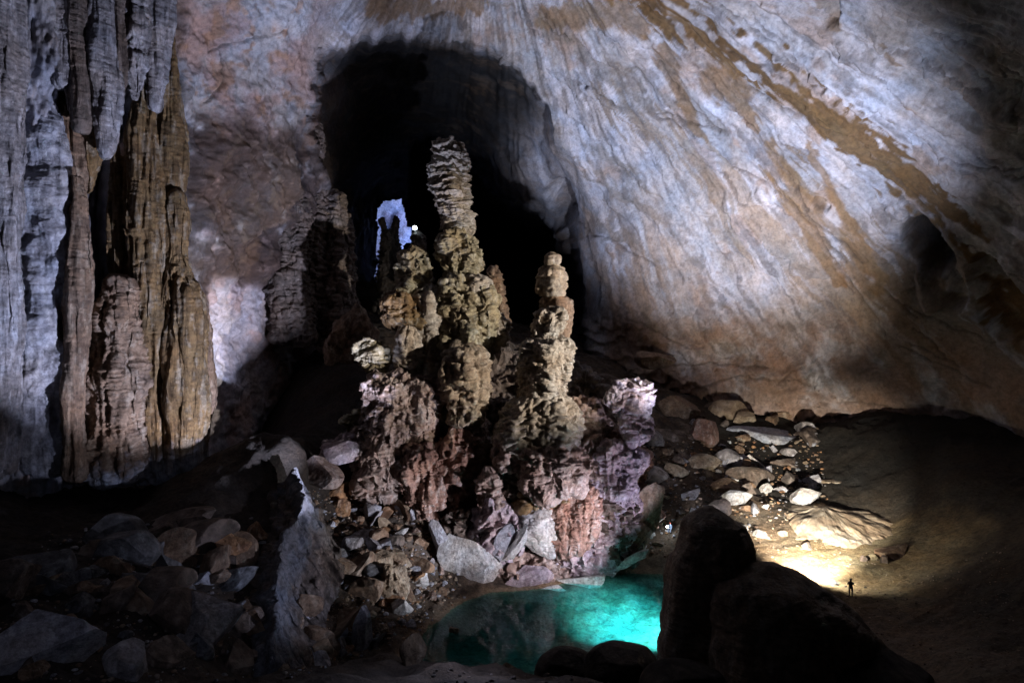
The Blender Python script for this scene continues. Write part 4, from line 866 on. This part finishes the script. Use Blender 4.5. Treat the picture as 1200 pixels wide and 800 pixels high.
def person(loc, rz, pose, cloth, label, helmet=None):
    t = thing('person', label, 'person', loc); t.rotation_euler = (0, 0, rz)
    if pose == 'stand':
        J = [(0,0,.98,.15,.11),(0,0,1.2,.15,.11),(0,0,1.38,.17,.11),(0,.01,1.5,.065),(0,-.01,1.62,.085,.1),(0,-.01,1.72,.075,.09)]
        E = [(0,1),(1,2),(2,3),(3,4),(4,5)]
        legs = [[(.11,0,.9,.09),(.12,-.02,.5,.065),(.13,.02,.1,.045),(.14,-.13,.04,.04)], [(-.11,0,.9,.09),(-.12,.0,.5,.065),(-.12,.04,.1,.045),(-.13,-.1,.04,.04)]]
        arms = [[(.2,0,1.42,.065),(.27,.02,1.16,.05),(.14,-.22,1.18,.038),(.10,-.28,1.2,.035)], [(-.2,0,1.42,.065),(-.28,.03,1.16,.05),(-.2,-.22,1.25,.038),(-.16,-.3,1.3,.035)]]
    else:
        J = [(0,0,.42,.16,.13),(0,-.05,.62,.15,.11),(0,-.12,.82,.16,.11),(0,-.16,.94,.065),(0,-.2,1.05,.085,.1),(0,-.2,1.14,.075,.09)]
        E = [(0,1),(1,2),(2,3),(3,4),(4,5)]
        legs = [[(.11,-.05,.4,.09),(.16,-.45,.5,.065),(.15,-.42,.1,.045),(.15,-.55,.05,.04)], [(-.11,-.05,.4,.09),(-.16,-.45,.5,.065),(-.15,-.42,.1,.045),(-.15,-.55,.05,.04)]]
        arms = [[(.2,-.1,.84,.06),(.26,-.2,.6,.05),(.14,-.42,.55,.038),(.1,-.5,.55,.034)], [(-.2,-.1,.84,.06),(-.26,-.2,.6,.05),(-.14,-.42,.55,.038),(-.1,-.5,.55,.034)]]
    for ch in legs+arms:
        k = len(J); J += ch; E.append((0 if ch in legs else 2, k)); E += [(k+i, k+i+1) for i in range(len(ch)-1)]
    b = skin_mesh('body', J, E, cloth, t, 2)
    h = J[4]
    for s, ch in zip((1, -1), arms):     # five fingers on each hand
        x, y, z = ch[-1][:3]
        for q in range(4):
            a = (q-1.5)*0.018
            pts = [(x, y+.01, z+a, .012), (x-s*.01, y-.05, z+a, .010), (x-s*.03, y-.085+.006*abs(q-1), z+a, .008)]
            skin_mesh('finger', pts, [(0, 1), (1, 2)], M_skin, t, 1)
        skin_mesh('thumb', [(x-s*.01, y+.01, z+.03, .012), (x-s*.035, y-.025, z+.04, .010), (x-s*.05, y-.05, z+.035, .008)], [(0, 1), (1, 2)], M_skin, t, 1)
    # face, hair or helmet
    fz = h[2]+0.03; fy = h[1]
    bm = bmesh.new(); bmesh.ops.create_uvsphere(bm, u_segments=20, v_segments=14, radius=0.1)
    for v_ in bm.verts:
        x, y, z = v_.co
        nose = 0.022*math.exp(-((x/.014)**2+((z+.008)/.02)**2)) if y < 0 else 0
        eye = -0.01*math.exp(-(((abs(x)-.032)/.016)**2+((z-.015)/.012)**2)) if y < 0 else 0
        mouth = -0.006*math.exp(-((x/.026)**2+((z+.045)/.007)**2)) if y < 0 else 0
        v_.co = (x*0.80, y*0.98-nose-eye-mouth, z*1.2)
    me = bpy.data.meshes.new('face'); bm.to_mesh(me); bm.free(); me.materials.append(M_skin)
    for p_ in me.polygons: p_.use_smooth = True
    o = bpy.data.objects.new('face', me); COL.objects.link(o); o.parent = t; o.location = (0, fy-.012, fz)
    bm = bmesh.new(); bmesh.ops.create_uvsphere(bm, u_segments=24, v_segments=14, radius=0.125)
    bmesh.ops.delete(bm, geom=[v_ for v_ in bm.verts if v_.co.z < -0.004], context='VERTS')
    for v_ in list(bm.verts):
        if v_.co.z < 0.012: v_.co.x *= 1.12; v_.co.y *= 1.16
    bmesh.ops.solidify(bm, geom=bm.faces[:], thickness=0.008)
    me = bpy.data.meshes.new('helmet'); bm.to_mesh(me); bm.free(); me.materials.append(helmet or M_blk)
    for p_ in me.polygons: p_.use_smooth = True
    o = bpy.data.objects.new('helmet', me); COL.objects.link(o); o.parent = t; o.location = (0, fy, fz+.03)
    return t
def torch(name, loc, label, r, col, s, aim=(0, -1, 0)):
    t = thing(name, label, 'torch', loc)
    bm = bmesh.new(); bmesh.ops.create_uvsphere(bm, u_segments=16, v_segments=10, radius=r)
    me = bpy.data.meshes.new('lens'); bm.to_mesh(me); bm.free(); me.materials.append(lampmat('lit_lens', col, s))
    o = bpy.data.objects.new('lens', me); COL.objects.link(o); o.parent = t
    bm = bmesh.new(); bmesh.ops.create_cone(bm, cap_ends=True, segments=16, radius1=r*0.8, radius2=r*1.05, depth=r*3)
    me = bpy.data.meshes.new('barrel'); bm.to_mesh(me); bm.free(); me.materials.append(M_blk)
    o = bpy.data.objects.new('barrel', me); COL.objects.link(o); o.parent = t
    q = Vector(aim).normalized(); o.location = -q*r*1.75; o.rotation_euler = q.to_track_quat('Z', 'Y').to_euler()
    return t
gs = ground(997, 699)
person((gs[0], gs[1], gs[2]), math.radians(150), 'stand', M_cloth, 'dark silhouetted person standing on the right slope holding something at the chest')
gr = ground(786, 622)
person((gr[0], gr[1], gr[2]-0.05), math.radians(-35), 'crouch', M_blue, 'person in a red helmet crouching on the bank between mound and black hump', M_red)

# ------------------------------------------------------------------ LIGHT
def spot(loc, tgt, power, angle, col, blend=0.5, r=0.3):
    l = bpy.data.lights.new('torch_and_fill_beam', 'SPOT'); l.energy = power; l.spot_size = math.radians(angle); l.spot_blend = blend; l.color = col; l.shadow_soft_size = r
    o = bpy.data.objects.new('torch_and_fill_beam', l); COL.objects.link(o); o.location = Vector(loc)
    o.rotation_euler = (Vector(tgt)-Vector(loc)).to_track_quat('-Z', 'Y').to_euler(); return o
def point(loc, power, col, r=0.2):
    l = bpy.data.lights.new('torch_glow', 'POINT'); l.energy = power; l.color = col; l.shadow_soft_size = r
    o = bpy.data.objects.new('torch_glow', l); COL.objects.link(o); o.location = Vector(loc); return o
COLD = (0.66, 0.72, 1.0); NEUT = (0.84, 0.87, 1.0); WARM = (1.0, 0.88, 0.74); VIO = (0.80, 0.74, 1.0)
spot((-3, 51, 6.5), P(165, 205, 72), 185000, 60, COLD, 0.35)
spot((-4, 50, 6), P(450, -40, 84), 110000, 34, COLD, 0.8)
spot((22, 50, 8.5), P(825, 165, 90), 340000, 68, (0.72, 0.78, 1.0), 0.9)
spot((22, 50, 9), P(885, 325, 104), 95000, 42, (1.0, 0.84, 0.70), 0.8)
spot((44, 45, 27), P(570, 370, 77), 190000, 38, (1.0, 0.94, 0.86), 0.8)
spot((21, 62, 4), P(715, 545, 73), 8500, 56, VIO, 0.7)
spot((18, 57, 5), P(615, 600, 71), 30000, 60, (0.90, 0.86, 1.0), 0.8)
spot((13, 53, 4), P(425, 610, 67), 42000, 40, NEUT, 0.8)
spot((5, 44, 9), P(328, 660, 53), 16000, 34, COLD, 0.8)  # added fill for the rock fin, no source in view
spot((-2, 6, 29.5), P(150, 730, 42), 3600, 44, COLD, 0.9)  # added weak fill from beside the camera for the lower left slope
spot((24, 60, 5), P(815, 535, 94), 18000, 30, NEUT, 0.9)
spot(P(486, 267, 119), P(668, 225, 122), 11000, 72, COLD, 0.6)      # the distant torch, turned to the side wall of the passage
# torch by the standing person, lighting the slope
spot(P(958, 684, 60.0)+np.array([0, 0, 1.8]), P(980, 670, 62.0), 6000, 130, (1.0, 0.94, 0.80), 0.9)
spot(P(950, 694, 56.5)+np.array([0, 0, 3.0]), P(945, 628, 76), 150000, 58, (1.0, 0.94, 0.80), 0.8)
# beam into the pool
spot((16.5, 55, 7), (13.0, 61, -1), 46000, 62, (0.80, 0.95, 1.0), 1.0)
# distant torch and far chamber
lp = P(486, 267, 120)
torch('torch', lp, 'bright white torch shining right of the blue opening', 0.42, (0.75, 0.9, 1.0), 40)
column('stalagmite', [(489,272,4),(490,290,9),(492,330,16)], 121, 'black', label='black rock spur under the bright distant torch', cat='stalagmite', seed=44)
point(P(500, 250, 226), 85000, (0.38, 0.50, 1.0), 0.5)
g1 = P(782, 617, gr[1]-0.6)
torch('torch', g1, 'small blue white lamp beside the person in the red helmet', 0.16, (0.8, 0.9, 1.0), 40)
point(g1+np.array([-0.2, -0.5, 0.2]), 120, (0.75, 0.87, 1.0), 0.1)
g2 = ground(543, 788)
point(g2+np.array([0, 0.6, 1.2]), 90, (0.65, 0.7, 1.0), 0.1)

w = bpy.data.worlds.new('World'); scene.world = w; w.use_nodes = True
sk = w.node_tree.nodes.new('ShaderNodeTexSky'); sk.sky_type = 'NISHITA'; sk.sun_disc = False; sk.sun_elevation = math.radians(2); sk.sun_rotation = math.radians(180)
w.node_tree.links.new(sk.outputs[0], w.node_tree.nodes['Background'].inputs[0]); w.node_tree.nodes['Background'].inputs[1].default_value = 0.0009

cam = bpy.data.cameras.new('camera'); co = bpy.data.objects.new('camera', cam); COL.objects.link(co)
cam.sensor_width = 36; cam.lens = 21; cam.clip_end = 1000; cam.clip_start = 0.1
co.location = (0, 0, CZ); co.rotation_euler = (math.radians(90), 0, 0); scene.camera = co
vs = scene.view_settings; vs.view_transform = 'Standard'; vs.look = 'None'; vs.exposure = 0; vs.gamma = 1
scene.cycles.max_bounces = 5; scene.cycles.diffuse_bounces = 2; scene.cycles.transparent_max_bounces = 8
scene.cycles.use_denoising = True
print('built in', round(time.time()-T0, 1))
